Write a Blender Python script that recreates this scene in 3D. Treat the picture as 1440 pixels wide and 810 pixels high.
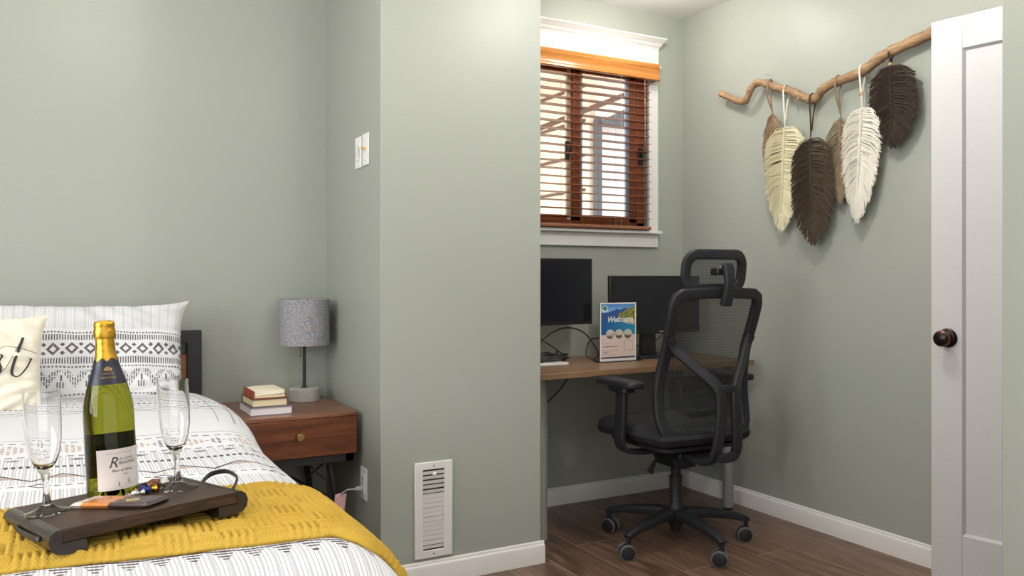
import bpy, math, random
from mathutils import Vector, Matrix
PI = math.pi
for o in list(bpy.data.objects): bpy.data.objects.remove(o, do_unlink=True)
SC = bpy.context.scene
COL = SC.collection
random.seed(7)

# ------------------------------------------------------------------ camera
FPX = 1162.0; CAM_H = 1.12; YAW = math.atan(640/1162)
cd = bpy.data.cameras.new('camera'); cam = bpy.data.objects.new('camera', cd); COL.objects.link(cam)
cd.sensor_width = 36; cd.lens = 36*FPX/1440; cd.shift_y = -15/1440; cd.clip_start = .02
cam.location = (0, 0, CAM_H); cam.rotation_euler = (PI/2, 0, -YAW)
SC.camera = cam
SC.view_settings.view_transform = 'Standard'; SC.view_settings.look = 'None'
SC.view_settings.gamma = 1; SC.view_settings.use_curve_mapping = False
SC.view_settings.exposure = 0.0

# ------------------------------------------------------------------ world and lights
w = bpy.data.worlds.new('sky'); SC.world = w; w.use_nodes = True
bg = w.node_tree.nodes['Background']; bg.inputs[0].default_value = (1, .985, .96, 1); bg.inputs[1].default_value = 2.5

def lamp(name, loc, power, size, kind='DISK', rot=(0, 0, 0), color=(1, .95, .88), sy=None, spread=180):
    l = bpy.data.lights.new(name, 'AREA'); l.energy = power; l.shape = kind; l.size = size
    if sy: l.size_y = sy
    l.color = color; l.spread = math.radians(spread)
    o = bpy.data.objects.new(name, l); o.location = loc; o.rotation_euler = rot; COL.objects.link(o); return o
LAMPCOL = (1, .972, .935)
def globe(x, y, p, z=2.41, r=.045):
    l = bpy.data.lights.new('ceiling_globe', 'POINT'); l.energy = p; l.shadow_soft_size = r; l.color = LAMPCOL
    o = bpy.data.objects.new('ceiling_globe', l); o.location = (x, y, z); COL.objects.link(o)
GLOBES = [(2.42, 3.0, 9), (1.95, 1.9, 31), (1.5, 1.1, 5), (.15, 2.2, 15), (-1.1, 2.1, 13), (.3, .4, 9), (-1.2, .4, 12), (1.5, .2, 20)]
for x, y, p in GLOBES: globe(x, y, p)
# added fill lights behind the camera and at the left; neither has an opening
lamp('rear_fill', (.2, -1.27, 1.45), 23, 3.0, 'RECTANGLE', (PI/2, 0, 0), (.95, .97, 1), 1.9)
lamp('left_fill', (-2.07, .9, 1.5), 64, 1.8, 'RECTANGLE', (PI/2, 0, -PI/2), (.95, .97, 1), 1.3)

# ------------------------------------------------------------------ colour and node helpers
def lin(c):
    c /= 255.0
    return c/12.92 if c <= .04045 else ((c+.055)/1.055)**2.4
def rgb(r, g, b): return (lin(r), lin(g), lin(b), 1)
class X:
    """tiny arithmetic wrapper over shader math nodes"""
    def __init__(s, nt, v): s.nt = nt; s.v = v
    def op(s, o, *a, clamp=False):
        n = s.nt.nodes.new('ShaderNodeMath'); n.operation = o; n.use_clamp = clamp
        for i, q in enumerate((s,)+a):
            q = q.v if isinstance(q, X) else q
            if isinstance(q, (int, float)): n.inputs[i].default_value = q
            else: s.nt.links.new(q, n.inputs[i])
        return X(s.nt, n.outputs[0])
    def __add__(s, o): return s.op('ADD', o)
    def __sub__(s, o): return s.op('SUBTRACT', o)
    def __rsub__(s, o): return X(s.nt, o).op('SUBTRACT', s)
    def __radd__(s, o): return s.op('ADD', o)
    def __rmul__(s, o): return s.op('MULTIPLY', o)
    def __mul__(s, o): return s.op('MULTIPLY', o)
    def __truediv__(s, o): return s.op('DIVIDE', o)
    def __gt__(s, o): return s.op('GREATER_THAN', o)
    def __lt__(s, o): return s.op('LESS_THAN', o)
    def frac(s): return s.op('FRACT')
    def abs(s): return s.op('ABSOLUTE')
    def floor(s): return s.op('FLOOR')
    def mn(s, o): return s.op('MINIMUM', o)
    def mx(s, o): return s.op('MAXIMUM', o)
    def sin(s): return s.op('SINE')
    def inv(s): return X(s.nt, 1.0).op('SUBTRACT', s)
    def band(s, a, b): return (s > a) * (s < b)
def newmat(name):
    m = bpy.data.materials.new(name); m.use_nodes = True
    nt = m.node_tree; return m, nt, nt.nodes['Principled BSDF']
def setp(b, col=None, rough=.5, metal=0, spec=.5, **k):
    if col is not None: b.inputs['Base Color'].default_value = col
    b.inputs['Roughness'].default_value = rough; b.inputs['Metallic'].default_value = metal
    b.inputs['Specular IOR Level'].default_value = spec
    for n, v in k.items(): b.inputs[n].default_value = v
def coords(nt, kind='Object'):
    t = nt.nodes.new('ShaderNodeTexCoord'); return t.outputs[kind]
def mapping(nt, vec, scale=(1, 1, 1), rot=(0, 0, 0)):
    n = nt.nodes.new('ShaderNodeMapping'); n.inputs['Scale'].default_value = scale; n.inputs['Rotation'].default_value = rot
    nt.links.new(vec, n.inputs['Vector']); return n.outputs[0]
def noise(nt, vec, scale, detail=3, rough=.5, dist=0):
    n = nt.nodes.new('ShaderNodeTexNoise'); n.inputs['Scale'].default_value = scale; n.inputs['Detail'].default_value = detail
    n.inputs['Roughness'].default_value = rough; n.inputs['Distortion'].default_value = dist
    nt.links.new(vec, n.inputs['Vector']); return n.outputs[0]
def ramp(nt, fac, stops):
    n = nt.nodes.new('ShaderNodeValToRGB'); e = n.color_ramp.elements
    while len(e) < len(stops): e.new(.5)
    for i, (p, c) in enumerate(stops): e[i].position = p; e[i].color = c
    nt.links.new(fac, n.inputs[0]); return n.outputs[0]
def mixc(nt, fac, a, b):
    n = nt.nodes.new('ShaderNodeMix'); n.data_type = 'RGBA'
    for sock, v in ((n.inputs[0], fac), (n.inputs[6], a), (n.inputs[7], b)):
        if isinstance(v, X): v = v.v
        if isinstance(v, (int, float, tuple)): sock.default_value = v
        else: nt.links.new(v, sock)
    return n.outputs[2]
def bump(nt, b, h, strength=.2, dist=.002):
    n = nt.nodes.new('ShaderNodeBump'); n.inputs['Strength'].default_value = strength; n.inputs['Distance'].default_value = dist
    nt.links.new(h.v if isinstance(h, X) else h, n.inputs['Height']); nt.links.new(n.outputs[0], b.inputs['Normal'])
def plain(name, col, rough=.5, metal=0, spec=.5, nscale=60, var=.06, bmp=.1, bdist=.001, **k):
    """a single coloured material with slight procedural tone variation and bump"""
    m, nt, b = newmat(name); setp(b, col, rough, metal, spec, **k)
    v = coords(nt); f = noise(nt, v, nscale, 4)
    lo = tuple(c*(1-var) for c in col[:3])+(1,); hi = tuple(min(1, c*(1+var)) for c in col[:3])+(1,)
    nt.links.new(ramp(nt, f, [(.3, lo), (.7, hi)]), b.inputs['Base Color'])
    if bmp: bump(nt, b, f, bmp, bdist)
    return m
def wood(name, dark, mid, light, axis='X', scale=1.0, rough=.4, bmp=.15, spec=.5):
    m, nt, b = newmat(name); setp(b, mid, rough, 0, spec)
    sc = {'X': (1.2, 14, 14), 'Y': (14, 1.2, 14), 'Z': (14, 14, 1.2)}[axis]
    v = mapping(nt, coords(nt), tuple(s*scale for s in sc))
    f = noise(nt, v, 2.2, 6, .6, 1.2); g = noise(nt, mapping(nt, coords(nt), tuple(s*scale*5 for s in sc)), 3, 3)
    c1 = ramp(nt, f, [(.28, dark), (.5, mid), (.72, light)])
    c2 = mixc(nt, (X(nt, g) > .6)*.25, c1, dark)
    nt.links.new(c2, b.inputs['Base Color']); bump(nt, b, g, bmp, .0006); return m
def uvx(nt):
    n = nt.nodes.new('ShaderNodeUVMap'); s = nt.nodes.new('ShaderNodeSeparateXYZ'); nt.links.new(n.outputs[0], s.inputs[0])
    return X(nt, s.outputs[0]), X(nt, s.outputs[1]), n.outputs[0]

# ------------------------------------------------------------------ mesh helpers
def setlab(o, label=None, cat=None, group=None, kind=None):
    if label: o['label'] = label
    if cat: o['category'] = cat
    if group: o['group'] = group
    if kind: o['kind'] = kind
    return o
def empty(name, loc=(0, 0, 0), rot=(0, 0, 0)):
    o = bpy.data.objects.new(name, None); o.empty_display_size = .1; o.location = loc; o.rotation_euler = rot
    COL.objects.link(o); return o
class MB:
    def __init__(s): s.v = []; s.f = []; s.uv = {}
    def add(s, vs, fs, M=None):
        n = len(s.v)
        for q in vs:
            q = Vector(q)
            s.v.append(tuple(M @ q if M else q))
        for f in fs: s.f.append(tuple(i+n for i in f))
        return s
    def box(s, a, b, M=None):
        x0, y0, z0 = a; x1, y1, z1 = b
        x0, x1 = min(x0, x1), max(x0, x1); y0, y1 = min(y0, y1), max(y0, y1); z0, z1 = min(z0, z1), max(z0, z1)
        vs = [(x0, y0, z0), (x1, y0, z0), (x1, y1, z0), (x0, y1, z0), (x0, y0, z1), (x1, y0, z1), (x1, y1, z1), (x0, y1, z1)]
        return s.add(vs, [(0, 3, 2, 1), (4, 5, 6, 7), (0, 1, 5, 4), (1, 2, 6, 5), (2, 3, 7, 6), (3, 0, 4, 7)], M)
    def prism(s, pts, a, b, axis='X', M=None):
        """closed 2-D outline extruded from a to b along an axis"""
        n = len(pts)
        def p(q, t):
            if axis == 'X': return (t, q[0], q[1])
            if axis == 'Y': return (q[0], t, q[1])
            return (q[0], q[1], t)
        vs = [p(q, a) for q in pts]+[p(q, b) for q in pts]
        fs = [(i, (i+1) % n, n+(i+1) % n, n+i) for i in range(n)]+[tuple(range(n))[::-1], tuple(range(n, 2*n))]
        return s.add(vs, fs, M)
    def lathe(s, prof, seg=32, M=None, a0=0, a1=2*PI, cap=False):
        n = len(prof); full = abs(a1-a0-2*PI) < 1e-6; k = seg if full else seg+1
        vs = [(r*math.cos(a0+(a1-a0)*j/seg), r*math.sin(a0+(a1-a0)*j/seg), z) for j in range(k) for r, z in prof]
        fs = []
        for j in range(seg):
            j2 = (j+1) % k
            for i in range(n-1): fs.append((j*n+i, j2*n+i, j2*n+i+1, j*n+i+1))
        if cap and full:
            fs.append(tuple(j*n for j in range(k))[::-1]); fs.append(tuple(j*n+n-1 for j in range(k)))
        return s.add(vs, fs, M)
    def tube(s, pts, r, seg=10, closed=False, cap=True):
        return s.sweep(pts, [(math.cos(2*PI*i/seg), math.sin(2*PI*i/seg)) for i in range(seg)], r, closed=closed, cap=cap)
    def sweep(s, pts, sec, r=1.0, ref=None, closed=False, cap=True):
        """sec = outline (across, along ref); r = scalar or list of scalars or (sx, sy) pairs"""
        P = [Vector(p) for p in pts]; n = len(P); m = len(sec); vs = []
        prev = None
        for i, p in enumerate(P):
            if closed: t = P[(i+1) % n]-P[i-1]
            else: t = P[min(i+1, n-1)]-P[max(i-1, 0)]
            if t.length < 1e-9: t = Vector((0, 0, 1))
            t.normalize()
            if ref is not None: R = Vector(ref(i) if callable(ref) else ref)
            elif prev is None: R = Vector((0, 0, 1)) if abs(t.z) < .9 else Vector((1, 0, 0))
            else: R = prev
            b = (R-t*R.dot(t))
            if b.length < 1e-6: b = Vector((1, 0, 0))-t*t.x
            b.normalize(); prev = b; a = t.cross(b)
            q = r[i] if isinstance(r, list) else r
            sx, sy = q if isinstance(q, (list, tuple)) else (q, q)
            for c in sec: vs.append(p+a*(c[0]*sx)+b*(c[1]*sy))
        fs = []
        for i in range(n if closed else n-1):
            j = (i+1) % n
            for k in range(m): fs.append((i*m+k, i*m+(k+1) % m, j*m+(k+1) % m, j*m+k))
        if cap and not closed:
            fs.append(tuple(range(m))[::-1]); fs.append(tuple((n-1)*m+k for k in range(m)))
        return s.add(vs, fs)
    def grid(s, fn, nu, nv, uv=None):
        base = len(s.v)
        for j in range(nv+1):
            for i in range(nu+1):
                s.v.append(tuple(fn(i/nu, j/nv)))
                if uv: s.uv[len(s.v)-1] = uv(i/nu, j/nv)
        for j in range(nv):
            for i in range(nu):
                a = base+j*(nu+1)+i; s.f.append((a, a+1, a+nu+2, a+nu+1))
        return s
    def build(s, name, mat, parent=None, smooth=True, ang=35, bevel=0, seg=2, label=None, solid=0, sub=0, loc=None, rot=None):
        me = bpy.data.meshes.new(name); me.from_pydata(s.v, [], s.f); me.validate(); me.update()
        if s.uv:
            l = me.uv_layers.new(name='UVMap')
            for lp in me.loops: l.data[lp.index].uv = s.uv.get(lp.vertex_index, (0, 0))
        import bmesh
        bm = bmesh.new(); bm.from_mesh(me); bmesh.ops.recalc_face_normals(bm, faces=bm.faces) if not s.uv else None; bm.to_mesh(me); bm.free()
        if smooth:
            for p in me.polygons: p.use_smooth = True
            me.set_sharp_from_angle(angle=math.radians(ang))
        if mat: me.materials.append(mat)
        o = bpy.data.objects.new(name, me); COL.objects.link(o)
        if parent: o.parent = parent
        if loc: o.location = loc
        if rot: o.rotation_euler = rot
        if label: o['label'] = label
        if solid:
            m = o.modifiers.new('solid', 'SOLIDIFY'); m.thickness = solid; m.offset = -1
        if bevel:
            m = o.modifiers.new('bevel', 'BEVEL'); m.width = bevel; m.segments = seg; m.limit_method = 'ANGLE'; m.angle_limit = math.radians(40)
        if sub:
            m = o.modifiers.new('sub', 'SUBSURF'); m.levels = sub; m.render_levels = sub
        return o
def T(x, y, z): return Matrix.Translation((x, y, z))
def R(a, ax): return Matrix.Rotation(a, 4, ax)
def rrect(w, h, r, seg=4, cx=0, cy=0):
    pts = []
    for sx, sy, a in ((1, 1, 0), (-1, 1, PI/2), (-1, -1, PI), (1, -1, 3*PI/2)):
        for i in range(seg+1):
            t = a+PI/2*i/seg; pts.append((cx+sx*(w/2-r)+r*math.cos(t), cy+sy*(h/2-r)+r*math.sin(t)))
    return pts
def catmull(pts, n=8, closed=False):
    P = [Vector(p) for p in pts]; out = []; N = len(P)
    rng = range(N) if closed else range(N-1)
    for i in rng:
        p0 = P[(i-1) % N] if closed or i > 0 else P[0]*2-P[1]
        p1 = P[i]; p2 = P[(i+1) % N]
        p3 = P[(i+2) % N] if closed or i < N-2 else P[-1]*2-P[-2]
        for k in range(n):
            t = k/n
            out.append(.5*((2*p1)+(p2-p0)*t+(2*p0-5*p1+4*p2-p3)*t*t+(3*p1-p0-3*p2+p3)*t**3))
    if not closed: out.append(P[-1])
    return out
def interp(x, tab):
    if x <= tab[0][0]: return tab[0][1]
    for (a, b), (c, d) in zip(tab, tab[1:]):
        if x <= c:
            t = (x-a)/(c-a); t = t*t*(3-2*t); return b+(d-b)*t
    return tab[-1][1]
def text(s, size, mat, parent, name, M, fn=None, shear=0, ext=.0002, align='LEFT', bold=0, label=None):
    cu = bpy.data.curves.new('lettering', 'FONT'); cu.body = s; cu.size = size; cu.extrude = ext; cu.shear = shear; cu.align_x = align
    cu.offset = bold; cu.resolution_u = 3
    o = bpy.data.objects.new('lettering', cu); COL.objects.link(o)
    dg = bpy.context.evaluated_depsgraph_get(); me = bpy.data.meshes.new_from_object(o.evaluated_get(dg))
    bpy.data.objects.remove(o, do_unlink=True); bpy.data.curves.remove(cu)
    for v in me.vertices:
        q = fn(v.co.copy()) if fn else v.co
        v.co = M @ Vector(q)
    me.name = name; me.materials.clear(); me.materials.append(mat)
    ob = bpy.data.objects.new(name, me); COL.objects.link(ob); ob.parent = parent
    if label: ob['label'] = label
    return ob
def copytree(o, parent=None):
    c = o.copy(); COL.objects.link(c); c.parent = parent
    for ch in list(o.children): copytree(ch, c)
    return c

# ------------------------------------------------------------------ materials
def wallpaint():
    m, nt, b = newmat('sage_wall_paint'); setp(b, rgb(157, 160, 151), .42, 0, .45)
    v = coords(nt); f = noise(nt, v, 1.1, 3); g = noise(nt, v, 160, 2); h = noise(nt, v, 5, 4)
    c = ramp(nt, f, [(.3, rgb(156, 160, 149)), (.7, rgb(160, 164, 153))])
    nt.links.new(c, b.inputs['Base Color'])
    bump(nt, b, X(nt, g)*.25+X(nt, h)*.8, .12, .002); return m
M_wall = wallpaint()
M_ceil = plain('ceiling_paint', rgb(236, 234, 232), .9, nscale=150, var=.01, bmp=.05)
M_trim = plain('white_trim_paint', rgb(226, 222, 217), .35, nscale=40, var=.01, bmp=.03)
M_door = plain('white_door_paint', rgb(196, 193, 192), .4, nscale=70, var=.012, bmp=.04)
def floor_mat():
    m, nt, b = newmat('dark_laminate_planks'); setp(b, None, .36, 0, .45)
    v = coords(nt); sw = mapping(nt, v, (1, 1, 1), (0, 0, PI/2))
    br = nt.nodes.new('ShaderNodeTexBrick'); nt.links.new(sw, br.inputs['Vector'])
    br.inputs['Scale'].default_value = 1; br.inputs['Brick Width'].default_value = 1.22; br.inputs['Row Height'].default_value = .19
    br.inputs['Mortar Size'].default_value = .0022; br.inputs['Mortar Smooth'].default_value = 0; br.offset = .37
    br.inputs['Color1'].default_value = (0, 0, 0, 1); br.inputs['Color2'].default_value = (1, 1, 1, 1); br.inputs['Mortar'].default_value = (.5, .5, .5, 1)
    seed = nt.nodes.new('ShaderNodeVectorMath'); seed.operation = 'MULTIPLY_ADD'
    nt.links.new(br.outputs[0], seed.inputs[0]); seed.inputs[1].default_value = (3, 7, 5); nt.links.new(v, seed.inputs[2])
    g1 = noise(nt, mapping(nt, seed.outputs[0], (7, .9, 1)), 2.2, 6, .62, 1.6)
    g2 = noise(nt, mapping(nt, seed.outputs[0], (60, 3, 1)), 2, 4, .6, .6)
    c = ramp(nt, g1, [(.25, rgb(62, 46, 38)), (.42, rgb(96, 72, 57)), (.58, rgb(124, 96, 77)), (.75, rgb(150, 120, 97))])
    c = mixc(nt, (X(nt, g2) > .56)*.35, c, rgb(46, 33, 27))
    tint = X(nt, br.outputs[0])*.25
    c = mixc(nt, tint, c, rgb(60, 45, 37))
    c = mixc(nt, X(nt, br.outputs[1])*.75, c, rgb(172, 146, 122))
    nt.links.new(c, b.inputs['Base Color']); bump(nt, b, X(nt, g2)*.4-X(nt, br.outputs[1]), .3, .001); return m
M_floor = floor_mat()
M_black = plain('black_powdercoat', rgb(34, 34, 36), .45, nscale=200, var=.1, bmp=.05)
M_plastic = plain('black_moulded_plastic', rgb(36, 36, 39), .45, spec=.32, nscale=400, var=.08, bmp=.12, bdist=.0005)
M_screen = plain('black_screen', rgb(21, 22, 28), .25, nscale=20, var=.04, bmp=0)
M_bezel = plain('black_monitor_shell', rgb(26, 26, 29), .4, nscale=200, var=.08, bmp=.05)
M_fabric_black = plain('black_seat_fabric', rgb(26, 26, 29), .85, nscale=700, var=.3, bmp=.4)
M_rubber = plain('grey_caster_rubber', rgb(108, 108, 110), .6, nscale=100, var=.05)
M_chrome = plain('bright_metal', rgb(200, 200, 200), .2, 1, nscale=30, var=.03, bmp=0)
M_greymetal = plain('grey_powdercoat', rgb(150, 146, 144), .45, .1, nscale=200, var=.03, bmp=.03)
M_walnut = wood('walnut_veneer', rgb(76, 40, 22), rgb(114, 62, 34), rgb(138, 82, 48), 'X', .9, .33)
M_walnut_top = wood('walnut_top_veneer', rgb(88, 54, 36), rgb(122, 78, 54), rgb(146, 100, 72), 'X', .9, .3)
M_desk = wood('desk_walnut_laminate', rgb(104, 76, 54), rgb(128, 98, 72), rgb(152, 120, 92), 'X', .8, .35)
M_headwood = wood('oak_headboard_panel', rgb(120, 72, 36), rgb(150, 96, 54), rgb(168, 112, 66), 'X', 1, .45)
M_blind = wood('honey_wood_blind', rgb(170, 106, 46), rgb(196, 128, 62), rgb(212, 146, 78), 'X', .6, .28, .05)
M_slat = wood('wood_blind_slat', rgb(120, 74, 52), rgb(142, 92, 68), rgb(160, 108, 82), 'X', .6, .35, .05)
M_frame = wood('brown_window_frame', rgb(116, 58, 30), rgb(148, 78, 42), rgb(170, 96, 56), 'Z', .8, .35)
M_tray = wood('dark_stained_tray_wood', rgb(34, 25, 20), rgb(58, 42, 32), rgb(84, 62, 46), 'X', 5, .45, .5, spec=.25)
M_traydark = wood('black_stained_tray_wood', rgb(26, 21, 19), rgb(42, 33, 29), rgb(60, 48, 40), 'Y', 5, .28, .3)
M_drift = wood('driftwood', rgb(112, 84, 58), rgb(150, 118, 84), rgb(182, 150, 114), 'Y', 3, .65, .5)
M_brass = plain('brushed_brass', rgb(186, 160, 112), .3, 1, nscale=200, var=.05, bmp=.05)
M_bronze = plain('oil_rubbed_bronze', rgb(46, 36, 32), .3, .8, nscale=50, var=.3, bmp=.05)
M_copper = plain('worn_copper_edge', rgb(120, 84, 64), .3, .9, nscale=80, var=.2, bmp=.05)
M_concrete = plain('pale_concrete', rgb(168, 164, 158), .8, nscale=90, var=.07, bmp=.15)
M_whiteplastic = plain('white_plastic', rgb(235, 233, 230), .35, nscale=60, var=.01, bmp=0)
M_slot = plain('dark_recess', rgb(40, 38, 36), .8, nscale=60, var=.05, bmp=0)
M_page = plain('cream_page_block', rgb(226, 208, 170), .8, nscale=300, var=.06, bmp=.3)
M_pagewhite = plain('white_page_block', rgb(228, 222, 224), .8, nscale=300, var=.04, bmp=.3)
M_pagepale = plain('ivory_page_block', rgb(240, 230, 205), .8, nscale=300, var=.05, bmp=.3)
M_redcover = plain('red_brown_book_cover', rgb(150, 70, 48), .5, nscale=80, var=.08)
M_darkcover = plain('dark_book_cover', rgb(56, 50, 50), .5, nscale=80, var=.08)
M_greycover = plain('grey_book_cover', rgb(120, 112, 120), .5, nscale=60, var=.1)
M_gold = plain('gold_foil', rgb(206, 158, 56), .3, .9, nscale=90, var=.25, bmp=.6, bdist=.002)
M_goldprint = plain('gold_print', rgb(196, 160, 84), .4, .4, nscale=90, var=.05, bmp=0)
M_navy = plain('dark_navy_foil', rgb(28, 30, 44), .35, .2, nscale=60, var=.1)
M_paper = plain('off_white_label_paper', rgb(222, 212, 208), .6, nscale=200, var=.01, bmp=.02)
M_ink = plain('dark_grey_ink', rgb(92, 84, 88), .6, nscale=80, var=.03, bmp=0)
M_blackink = plain('black_ink', rgb(24, 22, 22), .6, nscale=80, var=.03, bmp=0)
M_cord = plain('pale_clear_cord', rgb(190, 186, 172), .35, nscale=80, var=.03, bmp=0)
M_cable = plain('black_cable', rgb(26, 26, 28), .45, nscale=80, var=.03, bmp=0)
def glassmat(name, col, rough=0, ior=1.45):
    m, nt, b = newmat(name); setp(b, col, rough); b.inputs['Transmission Weight'].default_value = 1; b.inputs['IOR'].default_value = ior
    return m
M_glass = glassmat('clear_glass', (1, 1, 1, 1))
M_bottle = glassmat('green_bottle_glass', rgb(138, 140, 36), .01, 1.33)
M_acrylic = glassmat('clear_acrylic', (.98, .99, 1, 1), .02)
def pane_mat():
    m, nt, b = newmat('window_pane'); nt.nodes.remove(b)
    g = nt.nodes.new('ShaderNodeBsdfGlossy'); g.inputs['Roughness'].default_value = .02
    t = nt.nodes.new('ShaderNodeBsdfTransparent'); mx = nt.nodes.new('ShaderNodeMixShader'); fr = nt.nodes.new('ShaderNodeFresnel')
    fr.inputs[0].default_value = 1.3
    nt.links.new(fr.outputs[0], mx.inputs[0]); nt.links.new(t.outputs[0], mx.inputs[1]); nt.links.new(g.outputs[0], mx.inputs[2])
    nt.links.new(mx.outputs[0], nt.nodes['Material Output'].inputs[0]); return m
M_pane = pane_mat()
def mesh_mat():
    m, nt, b = newmat('black_mesh_fabric'); setp(b, rgb(46, 47, 44), .7)
    t = nt.nodes.new('ShaderNodeBsdfTransparent'); mx = nt.nodes.new('ShaderNodeMixShader')
    v = mapping(nt, coords(nt), (1, 1, 1)); sp = nt.nodes.new('ShaderNodeSeparateXYZ'); nt.links.new(v, sp.inputs[0])
    a = (X(nt, sp.outputs[0])*2000).sin(); c = (X(nt, sp.outputs[2])*1400).sin()
    f = (a*c)*.05+(X(nt, sp.outputs[2])*520).sin()*.03+.71
    nt.links.new(f.v, mx.inputs[0]); nt.links.new(t.outputs[0], mx.inputs[1]); nt.links.new(b.outputs[0], mx.inputs[2])
    nt.links.new(mx.outputs[0], nt.nodes['Material Output'].inputs[0]); return m
M_mesh = mesh_mat()

# ------------------------------------------------------------------ room shell
XR, YB, ZC = 2.955, 3.46, 2.51
CX0, CX1, CY = 1.005, 1.665, 2.79
XL, YF = -2.1, -1.3
def struct(mb, name, mat, **k):
    o = mb.build(name, mat, **k); o['kind'] = 'structure'; return o
struct(MB().box((XL-.1, YF-.1, -.1), (XR+.1, YB+.12, 0)), 'floor', M_floor)
struct(MB().box((XL-.1, YF-.1, ZC), (XR+.1, YB+.12, ZC+.1)), 'ceiling', M_ceil)
WX0, WX1, WZ0, WZ1 = 1.83, 2.72, 1.362, 2.235
wb = MB().box((XL-.1, YB, 0), (WX0, YB+.12, ZC)).box((WX1, YB, 0), (XR+.1, YB+.12, ZC))
wb.box((WX0, YB, 0), (WX1, YB+.12, WZ0)).box((WX0, YB, WZ1), (WX1, YB+.12, ZC))
struct(wb, 'wall_back', M_wall)
struct(MB().box((XR, YF-.1, 0), (XR+.1, YB, ZC)), 'wall_right', M_wall)
struct(MB().box((XL-.1, YF-.1, 0), (XL, YB, ZC)), 'wall_left', M_wall)
struct(MB().box((XL, YF-.1, 0), (XR, YF, ZC)), 'wall_front', M_wall)
struct(MB().box((CX0, CY, 0), (CX1, YB, ZC)), 'wall_column', M_wall, bevel=.002)
struct(MB().box((2.05, YF, 0), (2.12, 1.207, ZC)), 'wall_near_right', M_wall, bevel=.002)
# the doorway wall behind the near corner
struct(MB().box((2.12, 1.03, 2.06), (XR, 1.12, ZC)).box((2.90, 1.03, 0), (XR, 1.12, 2.06)), 'wall_doorway', M_wall)
struct(MB().box((2.12, 1.02, 0), (2.135, 1.13, 2.045)).box((2.885, 1.02, 0), (2.90, 1.125, 2.06)).box((2.12, 1.02, 2.045), (2.90, 1.13, 2.06)), 'trim_1', M_trim)
BP = [(0, 0), (.013, 0), (.013, .062), (.011, .070), (.007, .075), (.006, .082), (.003, .086), (0, .086)]
def baseboard(name, p0, p1, nrm):
    p0 = Vector((*p0, 0)); p1 = Vector((*p1, 0)); n = Vector((*nrm, 0)); m = len(BP)
    vs = [p0+n*a+Vector((0, 0, b)) for a, b in BP]+[p1+n*a+Vector((0, 0, b)) for a, b in BP]
    fs = [(i, (i+1) % m, m+(i+1) % m, m+i) for i in range(m)]+[tuple(range(m)), tuple(range(m, 2*m))[::-1]]
    struct(MB().add(vs, fs), name, M_trim, ang=20)
baseboard('baseboard_back', (CX1, YB), (XR, YB), (0, -1))
baseboard('baseboard_right', (XR, 1.12), (XR, YB), (-1, 0))
baseboard('baseboard_column_front', (CX0-.013, CY), (CX1+.013, CY), (0, -1))
baseboard('baseboard_column_side', (CX0, CY), (CX0, YB), (-1, 0))
baseboard('baseboard_column_alcove', (CX1, CY), (CX1, YB), (1, 0))
baseboard('baseboard_bed_wall', (XL, YB), (CX0, YB), (0, -1))
baseboard('baseboard_left', (XL, YF), (XL, YB), (1, 0))
baseboard('baseboard_near_right', (2.05, YF), (2.05, 1.207), (-1, 0))

# ------------------------------------------------------------------ window
win = empty('window_1', (2.275, YB, WZ0)); win['kind'] = 'structure'
win.location = (0, 0, 0)
CW = .078
MB().box((WX1-.003, YB-.018, WZ0), (WX1+.056, YB, 2.25)).box((WX0-.072, YB-.018, WZ0), (WX0+.003, YB, 2.25)).build('casing', M_trim, win, bevel=.002)
MB().box((WX0-.074, YB-.02, 2.232), (WX1+.057, YB, 2.325)).build('head_board', M_trim, win, bevel=.001)
MB().box((WX0-.084, YB-.03, 2.216), (WX1+.066, YB, 2.232)).build('head_fillet', M_trim, win, bevel=.003)
cp = [(0, 2.318), (-.022, 2.318), (-.026, 2.326), (-.034, 2.333), (-.040, 2.343), (-.050, 2.350), (-.056, 2.356), (-.066, 2.362), (-.066, 2.368), (0, 2.368)]
m = len(cp); vs = []
for sx, xe in ((-1, WX0-.074), (1, WX1+.057)):
    for a, z in cp: vs.append((xe+sx*max(0, -a-.02)*.45, YB+a, z))
MB().add(vs, [(i, (i+1) % m, m+(i+1) % m, m+i) for i in range(m)]+[tuple(range(m)), tuple(range(m, 2*m))[::-1]]).build('crown_moulding', M_trim, win, ang=15)
MB().box((WX0-.088, YB-.05, WZ0-.016), (WX1+.058, YB+.06, WZ0)).build('window_sill', M_trim, win, bevel=.003)
MB().box((WX0-.072, YB-.018, WZ0-.084), (WX1+.054, YB, WZ0-.016)).build('apron', M_trim, win, bevel=.001)
f = MB(); FY0, FY1 = YB+.03, YB+.085
f.box((WX0, FY0, WZ0), (WX0+.05, FY1, WZ1)).box((WX1-.05, FY0, WZ0), (WX1, FY1, WZ1)).box((WX0, FY0, WZ0), (WX1, FY1, WZ0+.045)).box((WX0, FY0, WZ1-.05), (WX1, FY1, WZ1))
f.build('window_frame', M_frame, win, bevel=.003)
M_gasket = plain('blue_grey_spacer', rgb(150, 168, 186), .4, nscale=60, var=.03, bmp=0)
M_vinyl = plain('cream_vinyl', rgb(226, 205, 170), .5, nscale=60, var=.03, bmp=0)
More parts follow.
